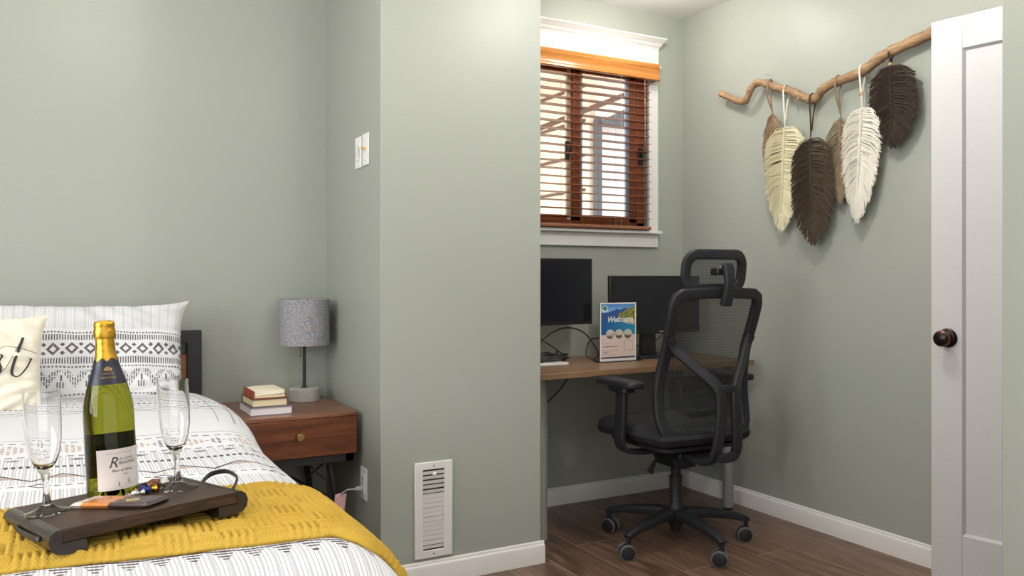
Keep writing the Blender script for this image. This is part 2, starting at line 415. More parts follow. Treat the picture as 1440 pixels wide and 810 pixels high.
for x0, x1, y0 in ((WX0+.05, 2.32, FY0+.03), (2.275, WX1-.05, FY0+.004)):
    z0, z1 = WZ0+.045, WZ1-.05; sw = .045
    s = MB().box((x0, y0, z0), (x0+sw, y0+.02, z1)).box((x1-sw, y0, z0), (x1, y0+.02, z1)).box((x0, y0, z0), (x1, y0+.02, z0+.03)).box((x0, y0, z1-.03), (x1, y0+.02, z1))
    so = s.build('sash', M_frame, win, bevel=.002)
    MB().box((x0+sw, y0+.008, z0+.03), (x1-sw, y0+.012, z1-.03)).build('pane', M_pane, so)
    g = MB().box((x0+sw, y0+.002, z0+.03), (x0+sw+.012, y0+.018, z1-.03)).box((x1-sw-.018, y0+.002, z0+.03), (x1-sw, y0+.018, z1-.03))
    g.build('glazing_spacer', M_gasket, so)
MB().box((2.255, FY0+.028, WZ0+.05), (2.277, FY0+.05, WZ1-.05)).build('vinyl_strip', M_vinyl, win)
for lx in (2.235, 2.69):
    MB().box((lx-.012, FY0-.012, 1.70), (lx+.012, FY0+.004, 1.80)).box((lx-.006, FY0-.03, 1.73), (lx+.008, FY0-.01, 1.79)).build('window_latch', M_black, win, bevel=.004)
# blind hung in front of the window
bl = empty('window_blind', (0, 0, 0)); setlab(bl, 'honey wood venetian blind with open slats hanging over the window', 'blind')
BX0, BX1 = 1.76, 2.690
vp = [(0, 2.224), (-.012, 2.224), (-.016, 2.216), (-.014, 2.208), (-.018, 2.203), (-.010, 2.190), (-.006, 2.172), (-.009, 2.158), (-.017, 2.150), (-.018, 2.142), (-.012, 2.138), (0, 2.138)]
VX1 = WX1+.019
MB().prism([(YB-.062+a, z) for a, z in vp], WX0-.066, VX1, 'X').box((VX1-.008, YB-.065, 2.14), (VX1, YB-.02, 2.222)).build('valance', M_blind, bl, ang=25)
MB().box((BX0, YB-.055, 2.168), (BX1, YB-.02, 2.215)).build('headrail', M_slat, bl, bevel=.002)
NS = 20; sm = MB()
for i in range(NS):
    z = 2.152-i*.0385
    sm.prism([(YB-.068+.048*k/6, z+.0025*math.sin(PI*k/6)+.0016) for k in range(7)]+[(YB-.068+.048*k/6, z+.0025*math.sin(PI*k/6)-.0012) for k in range(6, -1, -1)], BX0, BX1, 'X')
sm.build('slats', M_slat, bl, ang=50)
MB().prism(rrect(.05, .017, .005, 3, YB-.044, 1.3735), BX0, BX1, 'X').build('bottom_rail', M_slat, bl)
for x in (1.95, 2.50):
    for dy in (-.0695, -.0185): MB().tube([(x, YB+dy, 2.16), (x, YB+dy, 1.375)], .0008, 5).build('ladder_cord', M_cord, bl)
cm = None
MB().tube([(2.645, YB-.072, 2.15), (2.645, YB-.074, 1.82)], .0013, 6).build('pull_cord', M_copper, bl)
MB().lathe([(0, .03), (.003, .03), (.004, .018), (.008, .008), (.007, 0), (0, 0)], 14, T(2.645, YB-.074, 1.79)).build('tassel', M_copper, bl)

# ------------------------------------------------------------------ outside the window
def plankmat(name, c1, c2, period, axis=0, linec=None):
    m, nt, b = newmat(name); setp(b, c1, .7)
    sp = nt.nodes.new('ShaderNodeSeparateXYZ'); nt.links.new(coords(nt), sp.inputs[0])
    u = X(nt, sp.outputs[axis])/period; ln = u.frac() < .06
    f = noise(nt, coords(nt), 6, 4)
    c = ramp(nt, f, [(.3, c1), (.7, c2)]); c = mixc(nt, ln*.7, c, linec or tuple(q*.5 for q in c1[:3])+(1,))
    nt.links.new(c, b.inputs['Base Color']); return m
M_cream = plankmat('cream_exterior_boards', rgb(246, 220, 190), rgb(250, 230, 204), .30, 1)
M_soffit = plankmat('cream_soffit_boards', rgb(246, 226, 198), rgb(250, 234, 212), .32, 0)
M_greywall = plain('grey_exterior_render', rgb(214, 210, 206), .9, nscale=12, var=.08)
M_beam = plain('dark_brown_rail', rgb(96, 68, 52), .6, nscale=40, var=.1)
M_pipe = plain('dark_slate_post', rgb(74, 78, 84), .5, nscale=40, var=.08)
struct(MB().box((3.6, 5.3, -.5), (3.66, 7.5, 3.4)), 'wall_fence', M_cream)
struct(MB().box((3.66, 5.27, -.5), (5.2, 5.33, 2.3)), 'wall_neighbour', M_greywall)
struct(MB().box((2.6, 5.0, 2.72), (5.2, 7.6, 2.78)), 'trim_2', M_soffit)
fr = empty('fence_rails', (3.6, 6.3, 0)); setlab(fr, 'dark horizontal rails fixed along the cream boundary fence outside the window', 'fence rail')
for i in range(7):
    z = 1.25+i*.27
    MB().box((-.03, -.95, z), (0, 1.1, z+.02)).build('rail', M_beam, fr, bevel=.003)
MB().box((3.615, 5.21, -.5), (3.66, 5.27, 2.34)).build('fence_post', M_pipe, bevel=.004)
setlab(bpy.data.objects['fence_post'], 'dark slate post at the end of the outside fence', 'post')
sb = MB().add([(2.95, 5.4, 2.16), (3.0, 5.4, 2.14), (4.4, 5.0, 2.75), (4.35, 5.0, 2.77), (2.95, 5.46, 2.16), (3.0, 5.46, 2.14), (4.4, 5.06, 2.75), (4.35, 5.06, 2.77)], [(0, 1, 2, 3), (7, 6, 5, 4), (0, 4, 5, 1), (1, 5, 6, 2), (2, 6, 7, 3), (3, 7, 4, 0)])
o = sb.build('roof_brace', M_beam); setlab(o, 'slanted dark brown brace under the pale canopy outside the window', 'brace')
o = MB().prism([(3.62, 2.30), (5.2, 2.30), (5.2, 2.72), (4.5, 2.72)], 5.18, 5.30, 'Y').build('gable_board', M_pipe)
setlab(o, 'dark slate triangular board above the grey wall outside', 'board')

# ------------------------------------------------------------------ door leaf
DO = Vector((2.76, 1.88, 0)); ang = math.atan2(-.986, .168)
door = empty('door_1', DO, (0, 0, ang)); door['kind'] = 'structure'
DW, DZ0, DZ1, DT = .76, .012, 2.038, .035      # local +x runs to the hinge, room face at y=0 (towards -y local is room side)
PX0, PX1, PZ0, PZ1 = .107, DW-.107, .214, 1.923
# local +y of the leaf points towards the wall behind it (+x world)
dm = MB()
for s0, s1, z0, z1 in ((0, PX0, DZ0, DZ1), (PX1, DW, DZ0, DZ1), (PX0, PX1, DZ0, PZ0), (PX0, PX1, PZ1, DZ1)):
    dm.box((s0, 0, z0), (s1, DT, z1))
dm.build('door_leaf', M_door, door, bevel=.0015)
MB().box((PX0-.002, .012, PZ0-.002), (PX1+.002, DT-.012, PZ1+.002)).build('door_panel', M_door, door)
pm = MB()
def wedge(a, b, c, d): pm.add([a, b, c, d], [(0, 1, 2, 3)])
q = .008
wedge((PX0, 0, PZ0), (PX1, 0, PZ0), (PX1-q, .0118, PZ0+q), (PX0+q, .0118, PZ0+q)); wedge((PX0, 0, PZ1), (PX1, 0, PZ1), (PX1-q, .0118, PZ1-q), (PX0+q, .0118, PZ1-q))
wedge((PX0, 0, PZ0), (PX0, 0, PZ1), (PX0+q, .0118, PZ1-q), (PX0+q, .0118, PZ0+q)); wedge((PX1, 0, PZ0), (PX1, 0, PZ1), (PX1-q, .0118, PZ1-q), (PX1-q, .0118, PZ0+q))
pm.build('panel_moulding', M_door, door, smooth=False)
KM = T(.058, 0, .905) @ R(PI/2, 'X')
hn = MB().lathe([(0, 0), (.033, 0), (.034, .004), (.031, .007), (.028, .009), (.022, .011), (.013, .013), (.011, .02), (.011, .028)], 32, KM).build('door_knob', M_bronze, door)
MB().lathe([(.011, .024), (.018, .030), (.026, .037), (.029, .046), (.0285, .052), (.026, .055), (.024, .056)], 32, KM).build('knob_rim', M_copper, hn)
MB().lathe([(.0245, .0555), (.022, .058), (.015, .0605), (0, .062)], 32, KM).build('knob_face', M_bronze, hn)
MB().box((-.002, .006, .88), (.001, .030, .93)).box((-.006, .012, .898), (-.001, .024, .914)).build('latch', M_bronze, door)
hm = MB()
for z in (.25, 1.05, 1.8): hm.lathe([(0, 0), (.006, 0), (.006, .09), (0, .09)], 10, T(DW+.004, .0, z))
hm.build('hinges', M_bronze, door)

# ------------------------------------------------------------------ vent register, switches, outlet
vt = empty('wall_vent', (1.2065, CY, .272)); setlab(vt, 'white metal louvred vent register low on the green column', 'vent')
def ring(mb, x0, x1, z0, z1, ix0, ix1, iz0, iz1, y0, y1):
    o_ = [(x0, z0), (x1, z0), (x1, z1), (x0, z1)]; i_ = [(ix0, iz0), (ix1, iz0), (ix1, iz1), (ix0, iz1)]
    vs = [(a, y, b) for y in (y0, y1) for q in (o_, i_) for a, b in q]; fs = []
    for k in range(4):
        n = (k+1) % 4
        fs += [(k, n, 4+n, 4+k), (8+k, 12+k, 12+n, 8+n), (k, 8+k, 8+n, n), (4+k, 4+n, 12+n, 12+k)]
    mb.add(vs, fs)
rm = MB(); ring(rm, -.0755, .0755, -.175, .175, -.042, .042, -.147, .147, -.009, -.0005); rm.build('vent_frame', M_trim, vt, bevel=.003)
MB().box((-.043, -.0015, -.148), (.043, -.0003, .148)).build('vent_back', M_slot, vt)
lm = MB()
for i in range(17):
    z = .135-i*.0169
    t = .80 if i < 5 else (1.22 if i < 16 else .8)
    dy, dz = .0085*math.cos(t), .0085*math.sin(t)
    lm.add([(-.042, -.006-dy*.3, z+dz), (.042, -.006-dy*.3, z+dz), (.042, -.006+dy*.3, z-dz), (-.042, -.006+dy*.3, z-dz)], [(0, 1, 2, 3)])
lm.build('vent_slats', M_trim, vt, solid=.0012, smooth=False)
MB().tube([(0, -.006, .128), (0, -.016, .134)], .006, 8).build('vent_lever', M_whiteplastic, vt)
for z in (.160, -.160): MB().lathe([(0, 0), (.0035, 0), (.003, .0012), (0, .0015)], 12, T(0, -.009, z) @ R(PI/2, 'X')).build('vent_screw', M_chrome, vt)
def plate(name, yc, zc, h=.118, wd=.068, label='', cat='light switch', group=None):
    e = empty(name, (CX0, yc, zc)); setlab(e, label, cat, group)
    MB().box((-.006, -wd/2, -h/2), (-.0004, wd/2, h/2)).build('cover_plate', M_whiteplastic, e, bevel=.002)
    return e
s1 = plate('light_switch', 3.025, 1.592, label='white paddle light switch on the column side, the one farther from camera')
MB().prism([(-.0055, -.033), (-.0085, -.033), (-.006, 0), (-.0105, .033), (-.0055, .033)], -.016, .016, 'Y', R(0, 'Z')).build('paddle', M_whiteplastic, s1, bevel=.0008)
MB().box((-.0087, -.006, -.030), (-.0082, .006, -.0288)).build('indicator', M_slot, s1)
s2 = plate('light_switch', 2.94, 1.594, label='white switch plate with yellow toggle, nearer the column corner')
MB().prism([(-.006, -.005), (-.006, .005), (-.021, .008), (-.021, .003)], -.004, .004, 'Y').build('toggle', plain('yellow_toggle', rgb(214, 172, 60), .4), s2, label='yellow toggle')
MB().lathe([(0, 0), (.003, 0), (0, .0015)], 10, T(-.006, 0, -.042) @ R(-PI/2, 'Y')).build('plate_screw', M_slot, s2)
ol = plate('wall_outlet', 2.963, .352, label='white wall outlet with cover plate low on the column side', cat='outlet')
MB().box((-.0085, -.017, -.034), (-.0055, .017, .034)).build('socket_face', M_whiteplastic, ol, bevel=.001)
sm = MB()
for z in (.018, -.02):
    for y in (-.006, .006): sm.box((-.0089, y-.001, z-.004), (-.0084, y+.001, z+.004))
sm.box((-.0089, -.004, -.002), (-.0084, .004, .002)); sm.build('socket_slots', M_slot, ol)
tg_m, nt, b = newmat('pink_printed_tag'); setp(b, rgb(214, 160, 160), .6)
u, v, _ = uvx(nt); n_ = noise(nt, _, 60, 2)
ln = ((v*14).frac() < .42)*(u.band(.08, .92))*(X(nt, n_) > .38)
nt.links.new(mixc(nt, ln*.55, rgb(226, 184, 182), rgb(186, 90, 92)), b.inputs['Base Color'])
pl = empty('plug_cord', (CX0, 2.963, .335)); setlab(pl, 'pale plug and lamp cord hanging from the wall outlet with a pink printed tag', 'plug')
MB().box((-.034, -.008, -.006), (-.009, .008, .008)).box((-.042, -.005, -.004), (-.034, .005, .005)).build('plug', M_cord, pl, bevel=.003)
pts = catmull([(-.04, 0, 0), (-.065, .012, -.003), (-.085, .03, -.03), (-.09, .045, -.1), (-.075, .06, -.2), (-.05, .10, -.315), (-.03, .2, -.327), (-.03, .4, -.328)], 8)
MB().tube(pts, .0028, 8).build('cord', M_cord, pl)
tg = MB(); tg.grid(lambda i, j: (-.083-.012*(1-j)+i*.042-.02, .03-.004*i, -.02-(1-j)*.098+.004*math.sin(i*PI)), 6, 8, uv=lambda i, j: (i, j))
tg.build('warning_tag', tg_m, pl, solid=.0006, label='pink tag with red print')

# ------------------------------------------------------------------ nightstand
NX0, NX1, NY0, NY1, NZ0, NZ1 = .53, .98, 2.97, 3.43, .468, .622
ns = empty('nightstand', (.755, 3.2, 0)); setlab(ns, 'walnut nightstand with one drawer and black splayed legs beside the bed', 'nightstand')
def L(x, y, z=0): return (x-.755, y-3.2, z)
cb = MB().box(L(NX0, NY0, NZ1-.014), L(NX1, NY1, NZ1))
cb.build('top', M_walnut_top, ns, bevel=.0015)
cb = MB().box(L(NX0, NY0+.004, NZ0), L(NX0+.014, NY1, NZ1-.014)).box(L(NX1-.014, NY0+.004, NZ0), L(NX1, NY1, NZ1-.014)).box(L(NX0, NY0+.004, NZ0), L(NX1, NY1, NZ0+.014)).box(L(NX0, NY1-.012, NZ0), L(NX1, NY1, NZ1-.014))
cb.build('body', M_walnut, ns, bevel=.001)
dr = MB().box(L(NX0+.003, NY0, NZ0+.002), L(NX1-.003, NY0+.016, NZ1-.0155)).build('drawer', M_walnut, ns, bevel=.0015)
MB().lathe([(0, 0), (.005, 0), (.005, .012), (.0125, .014), (.014, .017), (.0135, .022), (.012, .0235), (0, .0235)], 24, T(*L(.763, NY0, .547)) @ R(PI/2, 'X')).build('knob', M_brass, dr)
fm = MB().box(L(NX0+.02, NY0+.012, NZ0-.03), L(NX1-.012, NY0+.04, NZ0)).box(L(NX0+.02, NY1-.04, NZ0-.03), L(NX1-.012, NY1-.012, NZ0)).box(L(NX0+.02, NY0+.012, NZ0-.03), L(NX0+.05, NY1-.012, NZ0)).box(L(NX1-.042, NY0+.012, NZ0-.03), L(NX1-.012, NY1-.012, NZ0))
fm.build('base_frame', M_black, ns, bevel=.001)
for sx in (-1, 1):
    for sy in (-1, 1):
        tx = .755+sx*.135-(.0 if sx < 0 else 0); ty = 3.2+sy*.185
        if sx > 0: tx = .885
        a = L(tx, ty, NZ0-.025); bb = L(tx+sx*.07, ty+(-.02 if sy < 0 else .015), .002)
        MB().tube([a, bb], [.0135, .008], 14).build('leg', M_black, ns)
bz = MB().tube([L(.895, 3.02, .30), L(.625, 3.37, .44)], .004, 8).tube([L(.895, 3.37, .30), L(.885, 3.03, .44)], .004, 8).tube([L(.80, 3.02, .44), L(.917, 3.013, .33)], .004, 8)
bz.build('cross_brace', M_black, ns)

# table lamp
def lampfab():
    m, nt, b = newmat('woven_heather_shade'); setp(b, None, .9, 0, .2)
    v = coords(nt)
    f = noise(nt, mapping(nt, v, (34, 34, 90)), 6, 5, .75); g = noise(nt, mapping(nt, v, (12, 12, 70)), 2.2, 4, .6)
    c = ramp(nt, f, [(.36, rgb(76, 80, 92)), (.48, rgb(122, 126, 138)), (.54, rgb(158, 160, 166)), (.62, rgb(198, 192, 188))])
    c = mixc(nt, (X(nt, g) > .57)*.5, c, rgb(178, 144, 120)); nt.links.new(c, b.inputs['Base Color']); bump(nt, b, f, .4, .001); return m
la = empty('table_lamp', (.877, 3.335, NZ1)); setlab(la, 'table lamp with woven grey drum shade, black stem and concrete base on nightstand', 'lamp')
MB().lathe([(0, 0), (.060, 0), (.062, .002), (.062, .050), (.059, .053), (0, .053)], 48).build('base', M_concrete, la)
MB().lathe([(0, .053), (.014, .053), (.014, .055), (.0065, .056), (.0065, .30), (.012, .302), (.012, .35), (0, .35)], 20).build('pole', M_black, la)
sh = MB().lathe([(.1005, .226), (.1000, .410), (.0975, .410), (.0980, .226), (.1005, .226)], 64).build('lamp_shade', lampfab(), la)
spm = MB()
for k in range(3): spm.tube([(0, 0, .395), (.098*math.cos(k*2.094), .098*math.sin(k*2.094), .395)], .0015, 6)
spm.build('spider', M_black, sh)
MB().lathe([(0, .35), (.028, .36), (.03, .385), (.02, .40), (0, .402)], 20).build('bulb', M_whiteplastic, la)
MB().tube([(-.018, -.01, .30), (-.018, -.01, .188)], .0009, 6).lathe([(0, .178), (.0045, .1825), (0, .187)], 12, T(-.018, -.01, 0)).build('pull_chain', M_black, la)

# books
def book(name, label, x0, x1, y0, y1, z0, z1, cover, page, ct=.0025, rot=0, spine=1):
    cx, cy = (x0+x1)/2, (y0+y1)/2
    e = empty(name, (cx, cy, z0), (0, 0, rot)); setlab(e, label, 'book', 'books stacked on the nightstand')
    a, b_, h = (x1-x0)/2, (y1-y0)/2, z1-z0
    c = MB().box((-a, -b_, 0), (a, b_, ct)).box((-a, -b_, h-ct), (a, b_, h))
    if spine == 1: c.box((-a, b_-ct, 0), (a, b_, h))
    else: c.box((-a, -b_, 0), (-a+ct, b_, h))
    c.build('cover', cover, e, bevel=.0006)
    MB().box((-a+.004, -b_+.004, ct), (a-.004, b_-ct, h-ct)).build('pages', page, e)
    return e
book('book', 'wide book with white pages, bottom of the nightstand stack', .603, .757, 3.035, 3.235, NZ1, NZ1+.030, M_greycover, M_pagewhite, .0022, .0)
book('book', 'thick book with cream pages, middle of the nightstand stack', .612, .74, 3.045, 3.225, NZ1+.030, NZ1+.058, M_darkcover, M_page, .002, .02)
b3 = empty('book', (.676, 3.14, NZ1+.058), (0, 0, .01)); setlab(b3, 'worn paperback with rust red cover, top of the nightstand stack', 'book', 'books stacked on the nightstand')
pg = MB(); pg.prism([(-.055, .004), (.056, .004), (.056, .0135), (.02, .0125), (-.02, .011), (-.05, .008)], -.085, .085, 'Y'); pg.build('pages', M_page, b3)
pg = MB(); pg.prism([(-.054, .0095), (-.02, .0125), (.02, .0145), (.055, .0155), (.056, .028), (.02, .0285), (-.02, .027), (-.052, .025)], -.083, .083, 'Y'); pg.build('lifted_pages', M_pagepale, b3)
MB().box((-.060, -.087, 0), (.060, .087, .004)).prism([(-.060, .002), (-.058, .002), (-.053, .028), (-.055, .028)], -.087, .087, 'Y').prism([(.057, .002), (.060, .002), (.058, .029), (.056, .029)], -.087, .087, 'Y').build('cover', M_redcover, b3)

# ------------------------------------------------------------------ bed
bed = empty('bed', (-.285, 2.4, 0)); setlab(bed, 'bed with black metal frame and oak panel headboard against the green wall', 'bed')
def B(x, y, z): return (x+.285, y-2.4, z)
hx0, hx1 = -1.062, .492
MB().box(B(hx1-.054, 3.385, 0), B(hx1, 3.425, .915)).box(B(hx0, 3.385, 0), B(hx0+.054, 3.425, .915)).box(B(hx0+.05, 3.385, .866), B(hx1-.05, 3.425, .915)).box(B(hx0+.05, 3.385, .40), B(hx1-.05, 3.425, .44)).build('headboard_frame', M_black, bed, bevel=.003)
MB().box(B(hx0+.052, 3.395, .44), B(hx1-.052, 3.415, .822)).build('headboard_panel', M_headwood, bed, bevel=.001)
MB().box(B(hx1-.05, 1.26, .24), B(hx1-.015, 3.39, .32)).box(B(hx0+.015, 1.26, .24), B(hx0+.05, 3.39, .32)).box(B(hx0+.015, 1.26, .24), B(hx1-.015, 1.29, .32)).build('side_rails', M_black, bed, bevel=.002)
for x in (hx0+.05, hx1-.05):
    MB().box(B(x-.02, 1.27, 0), B(x+.02, 1.31, .24)).build('leg', M_black, bed, bevel=.002)
M_cotton = plain('white_cotton', rgb(238, 236, 234), .85, nscale=200, var=.015, bmp=.15)
o = MB().box((hx0+.04, 1.24, .325), (hx1-.055, 3.38, .64)).build('mattress', M_cotton, bevel=.03, seg=3); setlab(o, 'white mattress on the bed frame under the duvet', 'mattress')

BXC, BHW, BR, BZ = -.285, .765, .12, .716
FOOT, HEAD = 1.12, 3.06
def prof(a, W, Rr):
    s = 1 if a >= 0 else -1; a = abs(a); fl = W-Rr
    if a <= fl: return s*a, 0.0
    t = (a-fl)/Rr
    if t < PI/2: return s*(fl+Rr*math.sin(t)), Rr*(1-math.cos(t))
    return s*W, Rr+(a-fl-Rr*PI/2)
def nz(x, y):
    return (math.sin(3.1*x+1.3*y)*math.cos(2.3*y-1.1*x+.6)*.5+math.sin(9*x-5*y+1)*math.sin(7*y+3*x)*.25+math.sin(21*x+9*y)*math.sin(17*y-11*x+2)*.12)
def bedsurf(a, b, off=0.0):
    px, da = prof(a, BHW+off, BR+off)
    fy, db = (0, 0)
    L0 = FOOT+BR
    if b < L0:
        t = (L0-b)/(BR+off)
        if t < PI/2: y = L0-(BR+off)*math.sin(t); db = (BR+off)*(1-math.cos(t))
        else: y = FOOT-off; db = (BR+off)+((L0-b)-(BR+off)*PI/2)
    else: y = b
    x = BXC+px
    d = math.sqrt(da*da+db*db)
    flat = max(0, 1-d/.12)
    z = BZ+off-d
    # puffed duvet towards the head on the right-hand side
    g = math.exp(-((b-2.72)/.42)**2); side = max(0, min(1, (a-.35)/.35))
    x += g*side*.055; z += g*.012
    n = nz(x, y)
    x += (n*.012)*(1-flat)*(1 if a > 0 else -1)
    hush = 1-.8*math.exp(-((y-1.5)/.28)**2-((x-.1)/.3)**2)
    z += n*.008*hush
    return Vector((x, y, z))
def duvet_mat():
    m, nt, b = newmat('patterned_duvet_cotton'); setp(b, None, .85, 0, .25)
    u, v, uvv = uvx(nt)
    w1 = X(nt, noise(nt, uvv, 3, 2))-.5; w2 = X(nt, noise(nt, uvv, 14, 2))-.5
    V = v+(u-2.285)*.16+w1*.05+w2*.02
    fade = X(nt, noise(nt, mapping(nt, uvv, (1, 1, 1)), 120, 2))
    dots = lambda c, h, p, duty: V.band(c-h/2, c+h/2)*((u/p).frac() < duty)
    def diam(c, p, r, hw, sh=0.0):
        du = (((u/p)+sh).frac()-.5).abs()*p
        return (du/r)+((V-c).abs()/hw)
    stripe = ((u/.0065+w2*.6).frac() < .3)
    str2 = ((u/.021).frac() < .18)
    stripemask = V.band(1.15, 1.80).mx(V.band(1.85, 2.11)).mx(V.band(2.88, 2.985)).mx(V.band(3.08, 3.2))
    light = stripe*stripemask*.7
    light = light.mx(str2*stripemask*.5)
    dk = dots(2.008, .020, .0135, .58).mx(dots(2.12, .008, .024, .6)).mx(dots(2.275, .008, .026, .6)).mx(dots(2.845, .014, .0135, .6)).mx(dots(2.80, .006, .02, .5))
    # foot row of line built diamonds
    d1 = diam(1.312, .042, .0175, .044)
    rows = (V/.0115).frac() < .45
    dk = dk.mx((d1 < 1)*rows).mx(V.band(1.310, 1.315))
    d1b = diam(1.62, .088, .032, .048); dk = dk.mx((d1b < 1)*rows)
    # chain with diamonds
    for c in (1.835, 3.035):
        d2 = diam(c, .11, .022, .018); dk = dk.mx(d2.band(.62, 1.0)).mx(V.band(c-.003, c+.003)*((u/.02).frac() < .6)*(d2 > 1))
    # zigzag peaks
    def zig(c, p, amp, th, sh=0.0):
        t = ((((u/p)+sh).frac()-.5).abs()*2)*amp
        return ((V-c-amp*.5)+t).abs() < th
    dk = dk.mx(zig(1.905, .112, .055, .005)).mx(zig(2.735, .10, .03, .0025)).mx(zig(2.755, .10, .03, .0025, .5)).mx(zig(2.70, .07, .02, .002))
    tri = (((u/.112).frac()-.5).abs()*.112*.8+(V-1.90).abs() < .022)*(V > 1.90)
    # tan seed diamonds
    d3 = diam(2.20, .125, .048, .050)
    seeds = ((u/.013).frac() < .6)*((V/.018).frac() < .7)
    tan = ((d3 < 1)*(d3 > .15)*seeds).mx(tri)
    d4 = diam(2.20, .125, .018, .050, .5); dk = dk.mx((d4 < 1)*((u/.013).frac() < .6)*((V/.018).frac() < .6))
    tri2 = diam(2.085, .062, .018, .010) < 1; dk = dk.mx(tri2*.8)
    dk = dk.mx(V.band(2.318, 2.322)*.8).mx(V.band(2.995, 3.003))  # last band paints the dark shade line of the duvet's fold
    S = u-2.0
    for c0, h0, p0 in ((.650, .003, .012), (.690, .006, .007), (.715, .003, .02), (.75, .008, .009)):
        dk = dk.mx(S.band(c0, c0+h0)*((v/p0).frac() < .6)*(V > 2.45)*.8)
    c = mixc(nt, light*.65, rgb(214, 214, 216), rgb(108, 100, 102))
    c = mixc(nt, tan*.75, c, rgb(156, 122, 94))
    c = mixc(nt, dk*(fade*.8+.6), c, rgb(66, 58, 62))
    nt.links.new(c, b.inputs['Base Color'])
    h = X(nt, noise(nt, uvv, 5, 4, .6))+X(nt, noise(nt, uvv, 400, 2))*.04
    bump(nt, b, h, .35, .012); return m
AM = BHW-BR+BR*PI/2+.26
dv = MB(); dv.grid(lambda i, j: bedsurf(-AM+2*AM*i, (FOOT+BR-BR*PI/2-.22)+(HEAD-(FOOT+BR-BR*PI/2-.22))*j), 150, 170,
                   uv=lambda i, j: (-AM+2*AM*i+2, (FOOT+BR-BR*PI/2-.22)+(HEAD-(FOOT+BR-BR*PI/2-.22))*j))
o = dv.build('duvet', duvet_mat(), solid=.03, ang=80); setlab(o, 'white duvet printed with grey and tan tribal bands spread over the bed', 'duvet')

# knitted throw
def knit_mat():
    m, nt, b = newmat('mustard_knit'); setp(b, None, .9, 0, .15)
    u, v, uvv = uvx(nt)
    st = ((u*1100).sin()*(v*900).sin())
    f = X(nt, noise(nt, uvv, 7, 3)); c = ramp(nt, f.v, [(.3, rgb(176, 142, 52)), (.7, rgb(190, 156, 66))])
    nt.links.new(c, b.inputs['Base Color']); bump(nt, b, st*.5+X(nt, noise(nt, uvv, 500, 2))*.6, .5, .0012)
    return m
near = [(-1.3, 1.36), (-.6, 1.34), (-.08, 1.322), (.21, 1.285), (.31, 1.272), (.37, 1.262), (.44, 1.225), (.75, 1.12)]
far = [(-1.3, 1.64), (-.09, 1.64), (.28, 1.63), (.34, 1.625), (.39, 1.59), (.46, 1.58), (.75, 1.55)]
A0, A1 = -BHW+.05, BHW-BR+BR*PI/2+.17
def throwpt(i, j):
    a = A0+(A1-A0)*i; xa = a+BXC
    n, fz = interp(xa, near), interp(xa, far)
    b = n+(fz-n)*j
    p = bedsurf(a, b, .012)
    e = .004; pu = bedsurf(a+e, b, .012)-p; pv = bedsurf(a, b+e, .012)-p; nn = pu.cross(pv).normalized()
    # basket weave relief: blocks of ribs alternately along and across
    s, t = a, b+.12*a
    BWD, BHT = .046, .058
    bi, bj = math.floor(s/BWD), math.floor(t/BHT); fs, ft = s/BWD-bi, t/BHT-bj
    if (bi+bj) % 2: rib = abs(math.sin(PI*3*ft)); ed = min(1, min(fs, 1-fs)*8)
    else: rib = abs(math.sin(PI*4*fs)); ed = min(1, min(ft, 1-ft)*8)
    h = .0058*(rib**.75)*(.55+.45*ed)
    edge = min(i, 1-i)*(A1-A0); ej = min(j, 1-j)*abs(fz-n); q = min(edge, ej)
    if q < .015: h = h*.4-.010*(1-q/.015)
    fold = .006*math.exp(-((a-.42)/.05)**2)*math.sin(j*9)
    return p+nn*(h+fold)
th = MB(); th.grid(throwpt, 760, 150, uv=lambda i, j: (i*1.75, j*.36))
o = th.build('throw_blanket', knit_mat(), ang=85, solid=.008); setlab(o, 'mustard yellow basket knit throw laid across the foot of the bed', 'blanket')

# pillows
def pillow(name, W, H, Tk, mat, label, M, ear=.03, cat='pillow', seed=0, parent=None):
    mb = MB()
    def pt(i, j, side):
        u, v = i*2-1, j*2-1
        r = max(0, (1-abs(u)**2.6))*max(0, (1-abs(v)**2.6))
        t = Tk/2*(r**.42)
        px = u*W/2*(1-.05*(1-v*v)*-1*0-.045*(1-abs(v)**2)*abs(u)**3*-1*0)
        pz = v*H/2
        # sides pull in between the corners
        px *= 1-.04*(1-v*v)*abs(u)**2; pz *= 1-.07*(1-u*u)*abs(v)**2
        c = (abs(u)*abs(v))**8; px += ear*c*(1 if u > 0 else -1); pz += ear*.6*c*(1 if v > 0 else -1)
        wr = .006*math.sin(13*u+seed)*math.sin(9*v+2*u+seed)+.004*math.sin(31*u*v+7*v+seed)+.007*math.sin(20*v+seed*2)*abs(u)**6
        return M @ Vector((px, side*(t+wr*min(1, t*25)), pz))
    mb.grid(lambda i, j: pt(i, j, -1), 60, 44, uv=lambda i, j: (i*W, j*H))
    mb.grid(lambda i, j: pt(1-i, j, 1), 60, 44, uv=lambda i, j: ((1-i)*W, j*H))
    o = mb.build(name, mat, parent, ang=80); 
    if not parent: setlab(o, label, cat)
    return o
